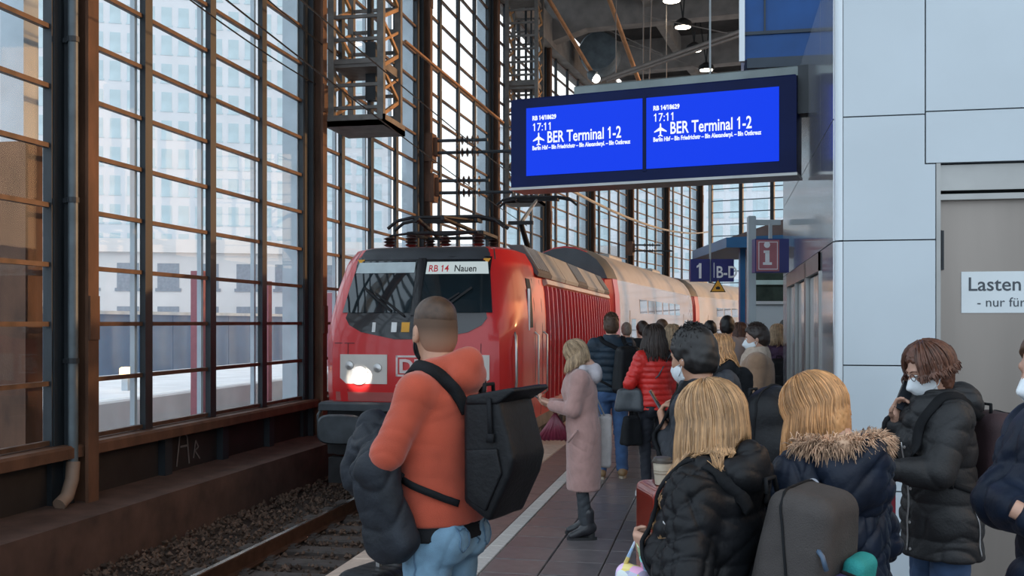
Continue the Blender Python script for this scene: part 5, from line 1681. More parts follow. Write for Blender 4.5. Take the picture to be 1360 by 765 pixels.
def backpack(info, p, half, label, mat, straps=True, taper=-.12, rad=.06, pocket=None, tilt=0, extra=None, sw=.045, wr=.006, yaw=0, group=None, zip_=True, shape=None, send=None):
    S = info['S']
    t = carried(info, 'backpack', label, 'backpack', p, group=group or 'backpacks worn on the platform')
    R = rotm(yaw, tilt)
    f = Field((-.34, -.32, -.42), (.34, .32, .42), .0085)
    f.rbox((0, 0, 0), half, rad, 0, rot=R.T, taper=taper)
    if extra: extra(f, R)
    g = Geo().field(f, wr, 16, 3) if shape is None else shape()
    o = link('bag', g.mesh('bag', mat, S), t)
    bv = g.bvh()
    def lines(pts, nm, m_, r=.0045, n=8):
        P = []
        for a, b in zip(pts, pts[1:]):
            for q in np.linspace(0, 1, n, endpoint=False): P.append(np.array(a) * (1 - q) + np.array(b) * q)
        P.append(np.array(pts[-1]))
        Q = []
        for x in P:
            loc, nr_, _i, _d = bv.find_nearest(Vector(R @ x)); Q.append(np.array(loc + nr_ * r * .5))
        return link(nm, Geo().mb(MB().tube(Q, r, 6)).mesh(nm, m_, S), o)
    hx, hy, hz = half
    if pocket:
        f = Field((-.3, -.4, -.4), (.3, .3, .4), .0085)
        f.rbox(R @ np.array((0, -hy * .92, pocket[1])), (hx * .78, .035, pocket[0]), .025, 0, rot=R.T)
        pg = Geo().field(f, wr * .6, 18, 4)
        link('front_pocket', pg.mesh('front_pocket', pocket[2] if len(pocket) > 2 else mat, S), t)
    if zip_: lines([(-hx, -.01, -hz * .3), (-hx * .95, -.02, hz * .6), (-hx * .4, -.02, hz), (hx * .4, -.02, hz), (hx * .95, -.02, hz * .6), (hx, -.01, -hz * .3)], 'zip', BLACKC)
    pa = np.array(p)
    hl = [R @ np.array(q) for q in ((-.035, hy * .6, hz * .94), (-.03, hy * .6, hz + .03), (.03, hy * .6, hz + .03), (.035, hy * .6, hz * .94))]
    link('grab_handle', Geo().mb(MB().tube(hl, .008, 6)).mesh('grab_handle', BLACKC, S), t)
    if straps:
        for s in (-1, 1):
            ly = info['ly']
            a = pa + R @ np.array((s * .07, hy * .7, hz * .72)); z_ = pa + R @ np.array((s * hx * .8, hy * .7, -hz * .8)) if send is None else np.array((s * send[0], send[1], send[2]))
            pts = [a, (s * .115, ly(1.46) - .09, 1.47), (s * .12, ly(1.46) + .02, 1.50), (s * .125, ly(1.4) + .16, 1.38), (s * .135, ly(1.25) + .20, 1.24), (s * .20, ly(1.15) + .04, 1.12), z_]
            sg = strap_geo(info, pts[:6], sw, .012, .004)
            sg.V = sg.V - pa
            link('shoulder_strap', sg.mesh('shoulder_strap', BLACKC, S), t)
            low = strap_geo(info, [pts[5], (s * .17, ly(1.1) - .12, 1.06), z_], sw * .55, .006, .004)
            low.V = low.V - pa
            link('lower_strap', low.mesh('lower_strap', BLACKC, S), t)
    return t, o
def phone_at(info, p, R, label):
    t = carried(info, 'phone', label, 'phone', p, group='phones in hands')
    m = MB().bevbox(-.036, .036, -.074, .074, -.004, .004, .002)
    o = link('case', Geo().mb(m).xf(R, (0, 0, 0)).mesh('case', PHONE, info['S'], False), t)
    link('screen', Geo().mb(MB().box(-.033, .033, -.070, .070, .004, .0046)).xf(R, (0, 0, 0)).mesh('screen', M('phone_screen', (.03, .035, .045), .08), info['S'], False), t)
    return t
def soft_bag(info, p, half, label, mat, name='handbag', cat='bag', handle=None, rad=.03, taper=-.15, wr=.008, yaw=0, flap=None, group=None):
    t = carried(info, name, label, cat, p, group=group)
    f = Field((-.3, -.3, -.36), (.3, .3, .36), .008)
    R = rotm(yaw)
    f.rbox((0, 0, 0), half, rad, 0, taper=taper, rot=R.T)
    g = Geo().field(f, wr, 22, 3)
    link('bag', g.mesh('bag', mat, info['S']), t)
    if handle is not None:
        pts = [np.array(q, float) - np.array(p) for q in handle]
        link('strap', Geo().mb(MB().tube(pts, .008, 6)).mesh('strap', mat, info['S']), t)
    if flap:
        link('flap', Geo().mb(MB().bevbox(-half[0] * .7, half[0] * .7, -half[1] - .012, -half[1] * .6, -half[2] * .1, half[2] * .55, .01)).xf(R, (0, 0, 0)).mesh('flap', flap, info['S'], False), t)
        link('buckle', Geo().mb(MB().box(-.02, .02, -half[1] - .018, -half[1] - .01, -half[2] * .1, half[2] * .02)).xf(R, (0, 0, 0)).mesh('buckle', ZIPM, info['S'], False), t)
    return t

# 1 man in the orange hoodie -------------------------------------------------
i = person('man in an orange hoodie and light jeans seen from behind, black backpack on', 588, 3.78, 62, 1.785,
           top=dict(mat=ORANGE, name='hoodie', hem=.955, t=.030, sr=.007, rib=True, hood=.9, collar=.05, wr=.006, wsc=15, res=.0068, waist=.02, cr=.003, ck=14),
           legs=dict(mat=DENIM, name='jeans', r=.004, detail='jeans', top=.945), shoes=dict(mat=M('white_trainer', (.6, .6, .6), .5), sole=RUB),
           hair=dict(kind='short', mat=HB_BROWN, soft=1, fade=FADE, wr=.0012),
           skin=SKIN2, head=(-36, 4, 0), armL=((-.06, .18, 1.20), (-1, -.3, -.45), (-.272, .055, 1.215)), armR=((.02, .22, 1.12), (.5, -.3, -1)), mask=BLACKC, lean=.03,
           palmL=((.3, -.2, 1), (.3, .6, -.5), .6), palmR=((-.3, -.2, 1), (-.5, .3, -.8), .6))
part_on(i, 'undershirt', Geo().field(Field((-.3, -.3, .85), (.3, .3, 1.06), .009).stack([(.90, .188, .140, -.004), (1.0, .176, .132, 0)], k=.01), .004, 20, 2), BLACKC)
p1 = np.array((.0, -.238, 1.21))
def bevelled(poly, x0, x1, off, seg=3, wr=.004):
    bm = bmesh.new()
    vs = [[bm.verts.new((x, y, z)) for y, z in poly] for x in (x0, x1)]
    n = len(poly)
    bm.faces.new(vs[0][::-1]); bm.faces.new(vs[1])
    for k in range(n): bm.faces.new((vs[0][k], vs[0][(k + 1) % n], vs[1][(k + 1) % n], vs[1][k]))
    bmesh.ops.recalc_face_normals(bm, faces=bm.faces)
    bmesh.ops.bevel(bm, geom=bm.edges[:], offset=off, segments=seg, affect='EDGES', profile=.6)
    bmesh.ops.triangulate(bm, faces=bm.faces)
    bmesh.ops.subdivide_edges(bm, edges=[e_ for e_ in bm.edges if e_.calc_length() > .05], cuts=3, use_grid_fill=True)
    bmesh.ops.triangulate(bm, faces=bm.faces)
    g = Geo(); bm.verts.index_update()
    g.add(np.array([v.co[:] for v in bm.verts]), [[v.index for v in f_.verts] for f_ in bm.faces]); bm.free()
    g.V = g.V + np.c_[vnoise(g.V, 17, 1), vnoise(g.V, 17, 2), vnoise(g.V, 17, 3)] * wr
    return g
def rolltop_shape():
    g = bevelled([(.080, -.165), (.082, .185), (-.060, .200), (-.118, -.005), (-.100, -.075), (-.022, -.225)], -.125, .125, .022)
    t_ = bevelled([(.070, .175), (.062, .205), (-.118, .238), (-.128, .225), (-.055, .180)], -.132, .132, .008, 2, .003)
    g.add(t_.V, t_.F)
    return g
def rolltop(f, R):
    f.rbox(R @ np.array((0, -.020, .200)), (.143, .058, .020), .018, .04, rot=R.T)
    f.rbox(R @ np.array((0, -.02, -.10)), (.125, .085, .11), .05, .05, rot=R.T)
t1, o1 = backpack(i, p1, (.128, .078, .208), 'black roll-top backpack on the man in the orange hoodie', BLACKN, taper=.10, rad=.03, tilt=0, wr=.007, zip_=False, shape=rolltop_shape, send=(.115, -.165, 1.035))
part_on(dict(i, t=t1), 'side_pocket', bevelled([(.060, -.150), (.064, .020), (-.060, .030), (-.078, -.055), (-.015, -.185)], -.137, -.110, .007, 2, .002), BLACKN)
part_on(dict(i, t=t1), 'side_clip', MB().bar((-.138, -.03, .20), (-.135, -.035, .06), .016, .005, up=(1, 0, 0)).box(-.142, -.13, -.048, -.022, .05, .08), BLACKC)
# jacket over the forearm
jk = carried(i, 'folded_jacket', 'dark jacket draped over the forearm of the man in orange', 'jacket', (-.15, .155, 1.14))
f = Field((-.3, -.34, -.55), (.34, .36, .22), .0085)
f.cone((-.09, -.05, .03), (.09, .08, .09), .07, .075, 0)
# lobe hanging on the camera side
f.rbox((-.09, -.06, -.11), (.05, .10, .17), .04, .05, rot=rotm(12, -14, 6).T, taper=-.10)
f.rbox((-.08, -.085, -.235), (.035, .065, .07), .035, .05, rot=rotm(10, -18, 6).T)
# lobe hanging beyond the hand
f.rbox((.08, .11, .06), (.06, .080, .14), .05, .06, rot=rotm(-6, 24, 0).T)
f.rbox((.07, .15, -.05), (.05, .060, .07), .045, .05, rot=rotm(0, 10, 0).T)
f.cone((.0, .03, .07), (.07, .11, .08), .06, .07, k=.05)
part_on(dict(i, t=jk), 'cloth', Geo().field(f, .006, 20, 9, cr=.009, ck=24), M('slate_jacket_cloth', (.016, .020, .027), .6, 0, .3, 10, bump=.15, bscale=70, spec=.25))
p = at(515, 4.25)
sc_ = thing('cabin_suitcase', 'black ribbed cabin suitcase in front of the man in orange', 'suitcase', p, YAW + R_(60))
f = Field((-.26, -.18, 0), (.26, .18, .72), .009)
f.rbox((0, 0, .385), (.22, .125, .315), .06, 0)
gg = Geo(); V, Fq = f.net(); N_ = vnormals(V, Fq)
V = V + N_ * (-.005 * (np.sin(V[:, 0] * 120) > .75))[:, None]; gg.add(V, Fq)
link('shell', gg.mesh('shell', BLACKN), sc_)
MB().bar((-.06, -.0, .69), (-.06, 0, .83), .018).bar((.06, 0, .69), (.06, 0, .83), .018).bar((-.07, 0, .83), (.07, 0, .83), .028).build('pull_handle', silver, sc_)
for sx in (-.17, .17):
    for sy in (-.08, .08): MB().lathe([(.03, -.012), (.03, .012)], 12, (sx, sy, .03), axis='X').box(sx - .02, sx + .02, sy - .02, sy + .02, .03, .08).build('castor', RUB, sc_)

# 2 woman in the pink coat ----------------------------------------------------
i = person('woman in a long dusty pink coat looking down at her phone', 775, 8.1, 84, 1.55, True,
           top=dict(mat=PINKW, name='coat', hem=.43, t=.036, sr=.018, flare=-.005, collar=.02, wr=.005, wsc=12, cr=.004),
           legs=dict(mat=M('dark_tights', (.03, .035, .042), .7), name='tights', r=-.008), shoes=dict(mat=LEATH, boot=.16, heel=.05, sole=RUB),
           hair=dict(kind='long', mat=HB_ASH, n=420, len=.13, az=34, rad=.006, wave=.008, drop=.12, seed=8, t=.014), head=(4, 36, 0), face=True,
           armR=((.045, .30, 1.19), (.6, -.4, -1)), armL=((-.05, .29, 1.18), (-.6, -.4, -1)), lean=.08,
           palmR=((-.5, -.3, .8), (-.1, 1, .35), .7), palmL=((.5, -.3, .8), (.1, 1, .35), .7))
sf = Field((-.2, -.26, 1.2), (.2, .2, 1.62), .009)
for s in (-1, 1):
    sf.cone((s * .09, .01, 1.50), (s * .025, .125 + .03, 1.30), .038, .03, k=.03)
    sf.cone((s * .085, .0, 1.50), (0, -.095, 1.50), .042, .05, k=.03)
sf.ell((0, -.10, 1.45), (.11, .07, .085), .03)
part_on(i, 'hood', Geo().field(sf, .006, 24, 3), GREYH)
pk = MB()
pk.tube([(-.235, .045, .98), (-.20, .13, .87)], .012, 6)
part_on(i, 'pocket_welt', pk, PINKW)
phone_at(i, (0, .42, 1.25), rotm(0, -35), 'phone held by the woman in the pink coat')
rb = carried(i, 'red_handbag', 'pleated dark red handbag hanging from the arm of the woman in pink', 'bag', (-.06, .25, .99))
gg = Geo(); m = MB()
for k in range(9):
    a = -.5 + k * .125; m.tube([(0, 0, .12), (.02, a * .13, .0), (.01, a * .30, -.12)], [.012, .024, .028], 6)
link('bag', gg.mb(m).mesh('bag', M('dark_red_leather', (.13, .012, .03), .4, 0, .2, 20), i['S']), rb)
link('handle', Geo().mb(MB().tube([(0, 0, .11), (.0, -.04, .17), (0, .0, .215), (0, .04, .17), (0, 0, .11)], .006, 6)).mesh('handle', M('dark_red_leather', (.1, .01, .03)), i['S']), rb)
soft_bag(i, (.26, -.19, .83), (.10, .055, .24), 'pale cloth tote bag hanging behind the pink coat', M('pale_tote_cloth', (.48, .45, .44), .9, 0, .08, 20, bump=.2), 'tote_bag', 'bag', [(.24, -.15, 1.05), (.19, -.03, 1.42), (.25, -.19, 1.05)], taper=.05)

# 3 man in the navy puffer ------------------------------------------------------
i = person('man in a dark navy puffer jacket and blue jeans standing with his back turned', 812, 11.2, 2, 1.78,
           top=dict(mat=M('slate_navy_nylon', (.020, .036, .055), .5, 0, .3, 10, bump=.12, bscale=60, spec=.25), hem=.93, t=.042, sr=.024, quilt=.075, qa=.018, collar=.06, res=.010, cr=.004),
           legs=dict(mat=M('mid_blue_denim', (.05, .11, .24), .8, 0, .25, 9, bump=.2, bscale=350), name='jeans', r=.01), shoes=dict(mat=M('tan_shoe', (.25, .15, .07), .5), sole=M('pale_sole', (.4, .33, .25), .7)),
           hair=dict(kind='short', mat=HB_BROWN, t=.022, side=.010, back=.016, zlow=-.10, tuft=350, tl=.03), hi=False, head=(-6, 0, 0), stance=.16)
backpack(i, (.14, -.26, 1.17), (.15, .09, .25), 'black backpack hanging low behind the man in the navy puffer', BLACKN, straps=True, yaw=-25)
# 4 woman in the red puffer ------------------------------------------------------
i = person('woman with long dark hair in a bright red quilted jacket', 869, 10.0, 22, 1.66, True,
           top=dict(mat=REDN, hem=.895, t=.042, sr=.022, quilt=.058, qa=.017, collar=.05, res=.009, cr=.003),
           legs=dict(mat=M('black_leggings', (.012, .014, .022), .75), name='leggings', r=-.006), shoes=dict(mat=M('white_trainer', (.6, .6, .6), .5), sole=M('white_sole', (.7, .7, .7), .6)),
           hair=dict(kind='long', mat=HB_DKBR, n=420, len=.25, az=36, rad=.007, wave=.01, drop=.08, seed=4, t=.018, lift=.012), hi=False,
           armL=((-.17, .24, 1.10), (-.7, -.6, -.6)), head=(8, 5, 0))
soft_bag(i, (-.27, .03, 1.00), (.14, .055, .12), 'charcoal leather shoulder bag at the side of the red quilted jacket', M('charcoal_leather', (.055, .065, .075), .35, 0, .2, 12, bump=.1), 'shoulder_bag', 'bag', [(-.15, .03, 1.10), (-.05, -.17, 1.25), (.12, -.12, 1.47), (.13, .05, 1.50), (-.0, .20, 1.3), (-.22, .08, 1.10)], yaw=35, rad=.04)
soft_bag(i, (-.28, -.02, .69), (.09, .07, .15), 'black cloth bag hanging below the charcoal shoulder bag', BLACKC, 'cloth_bag', 'bag', [(-.28, -.02, .8), (-.24, .02, .9), (-.28, .02, .8)])

# 5 black-haired man with the large backpack ---------------------------------------
i = person('black-haired man in a dark jacket and white mask carrying a bulky backpack', 945, 4.2, 58, 1.67,
           top=dict(mat=M('dark_slate_cloth', (.020, .024, .032), .7, 0, .25, 12, bump=.2, bscale=180), hem=.9, t=.026, sr=.008, collar=.05, hood=1, wr=.006, wsc=16, cr=.007),
           legs=dict(mat=BLACKC, r=.01), hair=dict(kind='short', mat=HB_DARK, t=.026, side=.014, back=.018, zlow=-.075, c=.022, tuft=260, tl=.024, tmax=80, comb=-.3), skin=SKIN2,
           lean=.10, head=(-20, 8, 0), armL=((-.10, .17, 1.31), (-.6, -.4, -1)), mask=MASKM,
           palmL=((.35, -.75, .5), (.2, .35, 1), (.5, .8, .9, .9), .7))
phone_at(i, (-.06, .22, 1.42), rotm(20, -60), 'phone held up by the black-haired man')
def bulky(f, R):
    f.rbox(R @ np.array((0, -.07, -.04)), (.15, .10, .19), .09, .05, rot=R.T)
    f.ell(R @ np.array((.0, -.02, .22)), (.14, .10, .10), .05)
backpack(i, (.0, -.245, 1.20), (.165, .11, .27), 'bulky black travel backpack of the black-haired man', BLACKN, taper=-.08, rad=.09, pocket=(.11, -.08), extra=bulky, yaw=-8, wr=.008, sw=.06)

# 6 blond woman in the foreground -----------------------------------------------------
i = person('woman with long straight dark blond hair and black jacket in the foreground', 947, 2.88, 50, 1.525, True,
           top=dict(mat=BLACKN, hem=.86, t=.042, sr=.022, collar=.075, hood=1, wr=.006, wsc=17, res=.0068, quilt=.15, qa=.016, cr=.012),
           legs=dict(mat=BLACKC, r=.0), hair=dict(kind='long', mat=HB_BLOND, n=1500, len=.30, az=24, rad=.0030, part=.012, wave=.008, drop=-.02, seed=12, t=.010, seg=15, tip=.25, lift=.004, spread=.5),
           head=(8, 10, 0), armL=((-.12, .14, 1.22), (-.6, -.4, -1)), armR=((.15, .20, 1.1), (.6, -.4, -1)), palmL=((.7, -.2, .3), (.25, 1, .1), (.8, .9, .95, 1.0), .8))
for a_ in (1,):
    g_ = Geo(); r = np.random.RandomState(77); hc, HR = i['hc'], i['HR']
    for q in range(260):
        az = R_(r.uniform(26, 78)); th = R_(95)
        u = np.array((-math.sin(az), math.cos(az), 0))
        p_ = HR @ np.array((u[0] * .088, u[1] * .108 - .012, .015)) + hc
        L = .40 * r.uniform(.7, 1.0); ph = r.rand() * 6.28; pts = []
        for t in np.linspace(0, 1, 14):
            x_ = p_ + np.array((0, 0, -1.0)) * L * t + HR @ u * (.012 * math.sin(t * 3)) + np.array((1, .3, 0)) * .008 * math.sin(ph + t * 5) * t
            loc, nr_, _a, _b = i['bvh'].find_nearest(Vector(x_))
            if (Vector(x_) - loc).dot(nr_) < .008: x_ = np.array(loc + nr_ * (.008 + .008 * r.rand()))
            pts.append(x_)
        g_.mb(MB().tube(pts, [.003 * (1 - .7 * max(0, (k - 8) / 5)) for k in range(14)], 4))
    part_on(i, 'long_locks', g_, HB_BLOND)
lg = strap_geo(i, [(-.235, .02, 1.335), (-.25, .045, 1.335)], .011, .002, .001, 3)
part_on(i, 'sleeve_tag', lg, M('white_tag', (.75, .75, .75), .5))
TEAL = M('teal_cloth', (.015, .26, .25), .75, 0, .1, 14, bump=.2, bscale=200)
VIOLET = M('violet_cloth', (.055, .04, .13), .75, 0, .15, 14, bump=.2, bscale=200)
t6, o6 = backpack(i, (.01, -.305, 1.20), (.15, .115, .25), 'charcoal backpack with teal and violet pockets on the foreground blond woman', GREYP, taper=-.10, rad=.055, tilt=9, pocket=(.10, -.11, VIOLET))
part_on(dict(i, t=t6), 'teal_pouch', Geo().field(Field((-.3, -.34, -.3), (.3, .1, .2), .008).rbox(rotm(0, 9) @ np.array((.045, -.15, -.02)), (.07, .035, .055), .03, 0, rot=rotm(0, 9).T), .004, 20, 3), TEAL)
part_on(dict(i, t=t6), 'cord', MB().tube([(-.08, -.15, .03), (-.02, -.19, .0), (.05, -.20, -.05), (.10, -.19, -.12), (.10, -.18, -.2)], .006, 6), BLACKC)
part_on(dict(i, t=t6), 'zip_puller', MB().tube([(-.125, -.09, .10), (-.145, -.12, .08), (-.14, -.13, .04)], .008, 6), M('blue_puller', (.06, .10, .16), .4))
part_on(dict(i, t=t6), 'buckle', MB().box(-.10, -.07, -.17, -.15, -.04, -.02), ZIPM)
p = at(892, 3.62)
rs = thing('red_suitcase', 'glossy red upright suitcase left of the foreground blond woman, cup on top', 'suitcase', p, YAW + R_(8))
f = Field((-.2, -.2, 0), (.2, .2, 1.2), .01)
f.rbox((0, 0, .59), (.10, .14, .54), .03, 0)
link('shell', Geo().field(f, .003, 9, 2).mesh('shell', M('glossy_red_leather', (.22, .022, .014), .2, 0, .25, 6, coat=.6)), rs)
MB().box(-.075, -.04, -.155, -.135, 1.03, 1.11).build('buckle', silver, rs)
MB().tube([(-.08, -.15, .4), (-.10, -.155, .75), (-.07, -.15, 1.08)], .012, 8).build('piping', M('dark_red_piping', (.09, .01, .01), .4), rs)
MB().box(-.09, .09, -.13, .13, 0, .06).build('foot', RUB, rs)
cp = at(880, 3.60)
zt_ = 1.131
cup = thing('coffee_cup', 'paper coffee cup with a dark lid standing on the red suitcase', 'cup', (cp.x, cp.y, zt_), YAW)
MB().lathe([(.026, 0), (.027, .004), (.034, .075), (.034, .077)], 24).build('paper_body', M('cup_paper', (.50, .44, .34), .6, 0, .12, 30), cup, 40)
MB().lathe([(.0365, .076), (.0365, .083), (.033, .085), (.031, .094), (.024, .096)], 24).build('lid', M('cup_lid', (.07, .06, .05), .4), cup, 30)
lp = MB()
for k in range(3): lp.lathe([(.0305, .036 + k * .009), (.0318, .038 + k * .009), (.0318, .041 + k * .009), (.0310, .043 + k * .009)], 20)
lp.build('printed_band', M('cup_print', (.30, .25, .18), .6), cup, 30)
flo = M('floral_cloth', (.55, .42, .38), .8, 0, .6, 26)
nt = flo.node_tree
vor = nt.nodes.new('ShaderNodeTexVoronoi'); vor.inputs['Scale'].default_value = 34
tc_ = nt.nodes.new('ShaderNodeTexCoord'); nt.links.new(tc_.outputs['Object'], vor.inputs['Vector'])
hs = nt.nodes.new('ShaderNodeHueSaturation'); hs.inputs['Saturation'].default_value = .75
nt.links.new(vor.outputs['Color'], hs.inputs['Color']); nt.links.new(hs.outputs['Color'], nt.nodes['Principled BSDF'].inputs['Base Color'])
wr_i = i['arms'][-1][1]
soft_bag(i, (wr_i[0] + .01, wr_i[1] + .09, wr_i[2] - .20), (.035, .075, .13), 'floral cloth bag hanging from the hand of the foreground blond woman', flo, 'floral_bag', 'bag', [(wr_i[0] + .01, wr_i[1] + .05, wr_i[2] - .08), (wr_i[0] + .01, wr_i[1] + .08, wr_i[2] + .02), (wr_i[0] + .01, wr_i[1] + .13, wr_i[2] - .08)])

# 7 blond woman with the fur hood ------------------------------------------------------
i = person('woman with golden blond hair and a navy jacket with a fur-edged hood', 1122, 3.0, 32, 1.54, True,
           top=dict(mat=NAVYN, hem=.99, t=.046, sr=.026, collar=.05, wr=.006, wsc=15, res=.0068, quilt=.19, qa=.016, cr=.012),
           legs=dict(mat=BLACKC, r=.015), hair=dict(kind='long', mat=HB_BLOND2, n=1400, len=.26, az=20, rad=.0030, part=.012, wave=.010, drop=-.02, seed=21, t=.012, seg=14, tip=.25, lift=.005, fwd=.06, spread=.5),
           head=(14, 26, 0), lean=.16, armL=((-.14, .30, 1.16), (-.6, -.4, -1)), armR=((.16, .30, 1.12), (.6, -.4, -1)))
hf = Field((-.25, -.36, 1.2), (.25, .1, 1.6), .009)
hf.ell((0, -.14, 1.38), (.15, .085, .12), 0); hf.ell((0, -.12, 1.44), (.155, .08, .075), .04)
hf.cone((-.13, -.02, 1.47), (0, -.17, 1.48), .05, .06, k=.04); hf.cone((.13, -.02, 1.47), (0, -.17, 1.48), .05, .06, k=.04)
hg = Geo().field(hf, .006, 16, 3, T=(0, .085, .02), cr=.012)
part_on(i, 'hood', hg, NAVYN)
fur = MB(); r = np.random.RandomState(9)
for k in range(2600):
    a = r.uniform(-1.5, 1.5)
    c = np.array((math.sin(a) * .165, -.215 * math.cos(a * .9) + .03, 1.505 - .012 * abs(a)))
    ph = r.uniform(0, 6.28)
    ax = np.array((math.cos(a), math.sin(a) * .8, 0)); ot = np.array((math.sin(a), -math.cos(a), 0.1))
    rad = ot * math.cos(ph) + np.array((0, 0, 1)) * math.sin(ph)
    p0 = c + rad * .018
    dv = rad + np.array((0, 0, -.35)) + r.randn(3) * .35; dv /= np.linalg.norm(dv)
    L = r.uniform(.022, .05)
    p1_ = p0 + dv * L * .6; p2_ = p0 + dv * L + np.array((0, 0, -.012))
    fur.tube([p0, p1_, p2_], [.0026, .0020, .0005], 3, cap=False)
FUR = M('raccoon_fur', (.50, .33, .22), .7, 0, .4, 14, island=.55)
part_on(i, 'fur_trim', fur.xf(Matrix.Translation((0, .085, .035))), FUR)
part_on(i, 'fur_core', Geo().field(Field((-.26, -.32, 1.4), (.26, .14, 1.6), .009).cone((-.155, -.03, 1.49), (-.09, -.155, 1.502), .026, .028, 0).cone((-.09, -.155, 1.502), (.09, -.155, 1.502), .028, .028, .02).cone((.155, -.03, 1.49), (.09, -.155, 1.502), .026, .028, .02), T=(0, .085, .035)), FUR)
loc, nr_, _a, _b = i['bvh'].find_nearest(Vector((-.20, -.06, 1.42)))
em = MB(); em.lathe([(.020, -.001), (.020, .002)], 20).lathe([(.013, .0), (.013, .003)], 14)
Rm = np.array(Vector((0, 0, 1)).rotation_difference(nr_).to_matrix())
part_on(i, 'round_emblem', em, M('pale_emblem', (.35, .37, .42), .5), False, Rm, np.array(loc))
soft_bag(i, (.10, -.22, .88), (.17, .06, .11), 'black bag at the hip below the navy fur-hooded jacket', BLACKC, 'hip_bag', 'bag', [(-.02, -.2, .95), (-.12, -.10, 1.02)], rad=.04)

# 8 masked woman on the phone -----------------------------------------------------------
COATB = M('black_quilted_coat', (.011, .012, .014), .6, 0, .3, 12, bump=.15, bscale=90)
i = person('woman in a white mask, glasses and long black quilted coat talking on a phone', 1250, 4.45, 97, 1.60, True,
           top=dict(mat=COATB, name='coat', hem=.76, t=.048, sr=.024, collar=.06, hood=1.25, wr=.006, wsc=15, quilt=.17, qa=.018, cr=.011, res=.0072, flare=.005),
           legs=dict(mat=DENIM_D, name='jeans', r=.01), hair=dict(kind='long', mat=HB_RED, n=700, len=.042, az=44, rad=.0060, wave=.022, drop=.05, seed=6, t=.026, lift=.014, tip=.3, lv=.75),
           head=(0, 20, 0), face=True, mask=MASKM, lean=.07, armR=((.105, .165, 1.375), (.5, .2, -1)), armL=((-.13, .38, 1.19), (-.5, -.4, -1)),
           palmR=((-.8, -.35, .2), (-.12, .02, 1), (.55, .75, .85, .95), .5))
hc, HR = i['hc'], i['HR']
gl = MB()
for s in (-1, 1):
    ring = [HR @ np.array((s * .032 + .022 * math.cos(a), .101 - abs(.022 * math.cos(a) + s * 0) * .15, .004 + .017 * math.sin(a))) + hc for a in np.linspace(0, 2 * math.pi, 15)]
    gl.tube(ring, .0018, 5)
    gl.tube([HR @ np.array(q) + hc for q in ((s * .054, .096, .008), (s * .073, .04, .008), (s * .079, -.012, .004))], .0018, 5)
gl.tube([HR @ np.array(q) + hc for q in ((-.010, .102, .008), (0, .106, .010), (.010, .102, .008))], .0018, 5)
part_on(i, 'glasses', gl, M('glasses_frame', (.05, .02, .02), .3))
phone_at(i, (.085, .135, 1.50), np.array(Matrix.Rotation(R_(-78), 3, 'Y') @ Matrix.Rotation(R_(62), 3, 'Z')), 'phone pressed to the ear by the masked woman')
part_on(i, 'red_collar', Geo().field(Field((-.15, -.1, 1.35), (.15, .2, 1.55), .008).cone((-.06, .085, 1.44), (.06, .085, 1.44), .03, k=0)), M('deep_red_cloth', (.16, .02, .03), .8))
zp = strap_geo(i, [(-.24, -.06, 1.05), (-.24, -.10, .88), (-.23, -.10, .79)], .008, .004, .001)
part_on(i, 'side_zip', zp, ZIPM)
zp = strap_geo(i, [(-.02, .25, 1.30), (-.02, .25, 1.0), (-.02, .25, .79)], .010, .004, .001)
part_on(i, 'front_zip', zp, ZIPM)
for z in (1.26, 1.08, .92, .80):
    loc, nr_, _a, _b = i['bvh'].find_nearest(Vector((-.05, .26, z)))
    Rm = np.array(Vector((0, 0, 1)).rotation_difference(nr_).to_matrix())
    part_on(i, 'snap_button', MB().lathe([(.008, 0), (.007, .004)], 12), ZIPM, False, Rm, np.array(loc))
backpack(i, (.0, -.275, 1.20), (.15, .10, .235), 'dark burgundy backpack on the masked woman in the black coat', BURG, taper=-.12, rad=.075, pocket=(.09, -.09), tilt=-4)
rp = carried(i, 'red_paper_bag', 'flat red paper bag hanging from the arm of the masked woman', 'bag', (-.02, .30, 1.02))
link('bag', Geo().mb(MB().bevbox(-.012, .012, -.055, .055, -.14, .11, .005)).mesh('bag', M('crimson_paper', (.25, .012, .03), .5), i['S'], False), rp)
link('handle', Geo().mb(MB().tube([(0, -.03, .10), (-.03, .0, .2), (0, .03, .10)], .004, 6)).mesh('handle', M('crimson_paper', (.2, .01, .02)), i['S']), rp)

# 9 person cut by the right edge ------------------------------------------------------------
i = person('person in a dark navy jacket cut off by the right edge, arms folded, white mask', 1440, 3.0, 98, 1.68, True,
           top=dict(mat=NAVYN, hem=.90, t=.048, sr=.030, collar=.06, wr=.006, wsc=15, quilt=.2, qa=.012, cr=.014),
           legs=dict(mat=BLACKC, r=.01), hair=dict(kind='short', mat=HB_BROWN, t=.022, side=.012, back=.016), lean=.12, head=(0, 10, 0), mask=MASKM,
           armL=((-.05, .20, .97), (0, 0, -1), (-.225, -.09, 1.13)), armR=((-.20, .30, 1.215), (.7, .3, -.8), (.08, .22, 1.22)), palmL=((0, -1, 0), (1, .1, 0), .3), palmR=((.7, -.6, 0), (-.62, -.68, -.40), .3, .4))
soft_bag(i, (-.16, .22, 1.00), (.16, .08, .09), 'dark navy bag held under the folded arms at the right edge', NAVYN, 'shoulder_bag', 'bag', None, rad=.06)

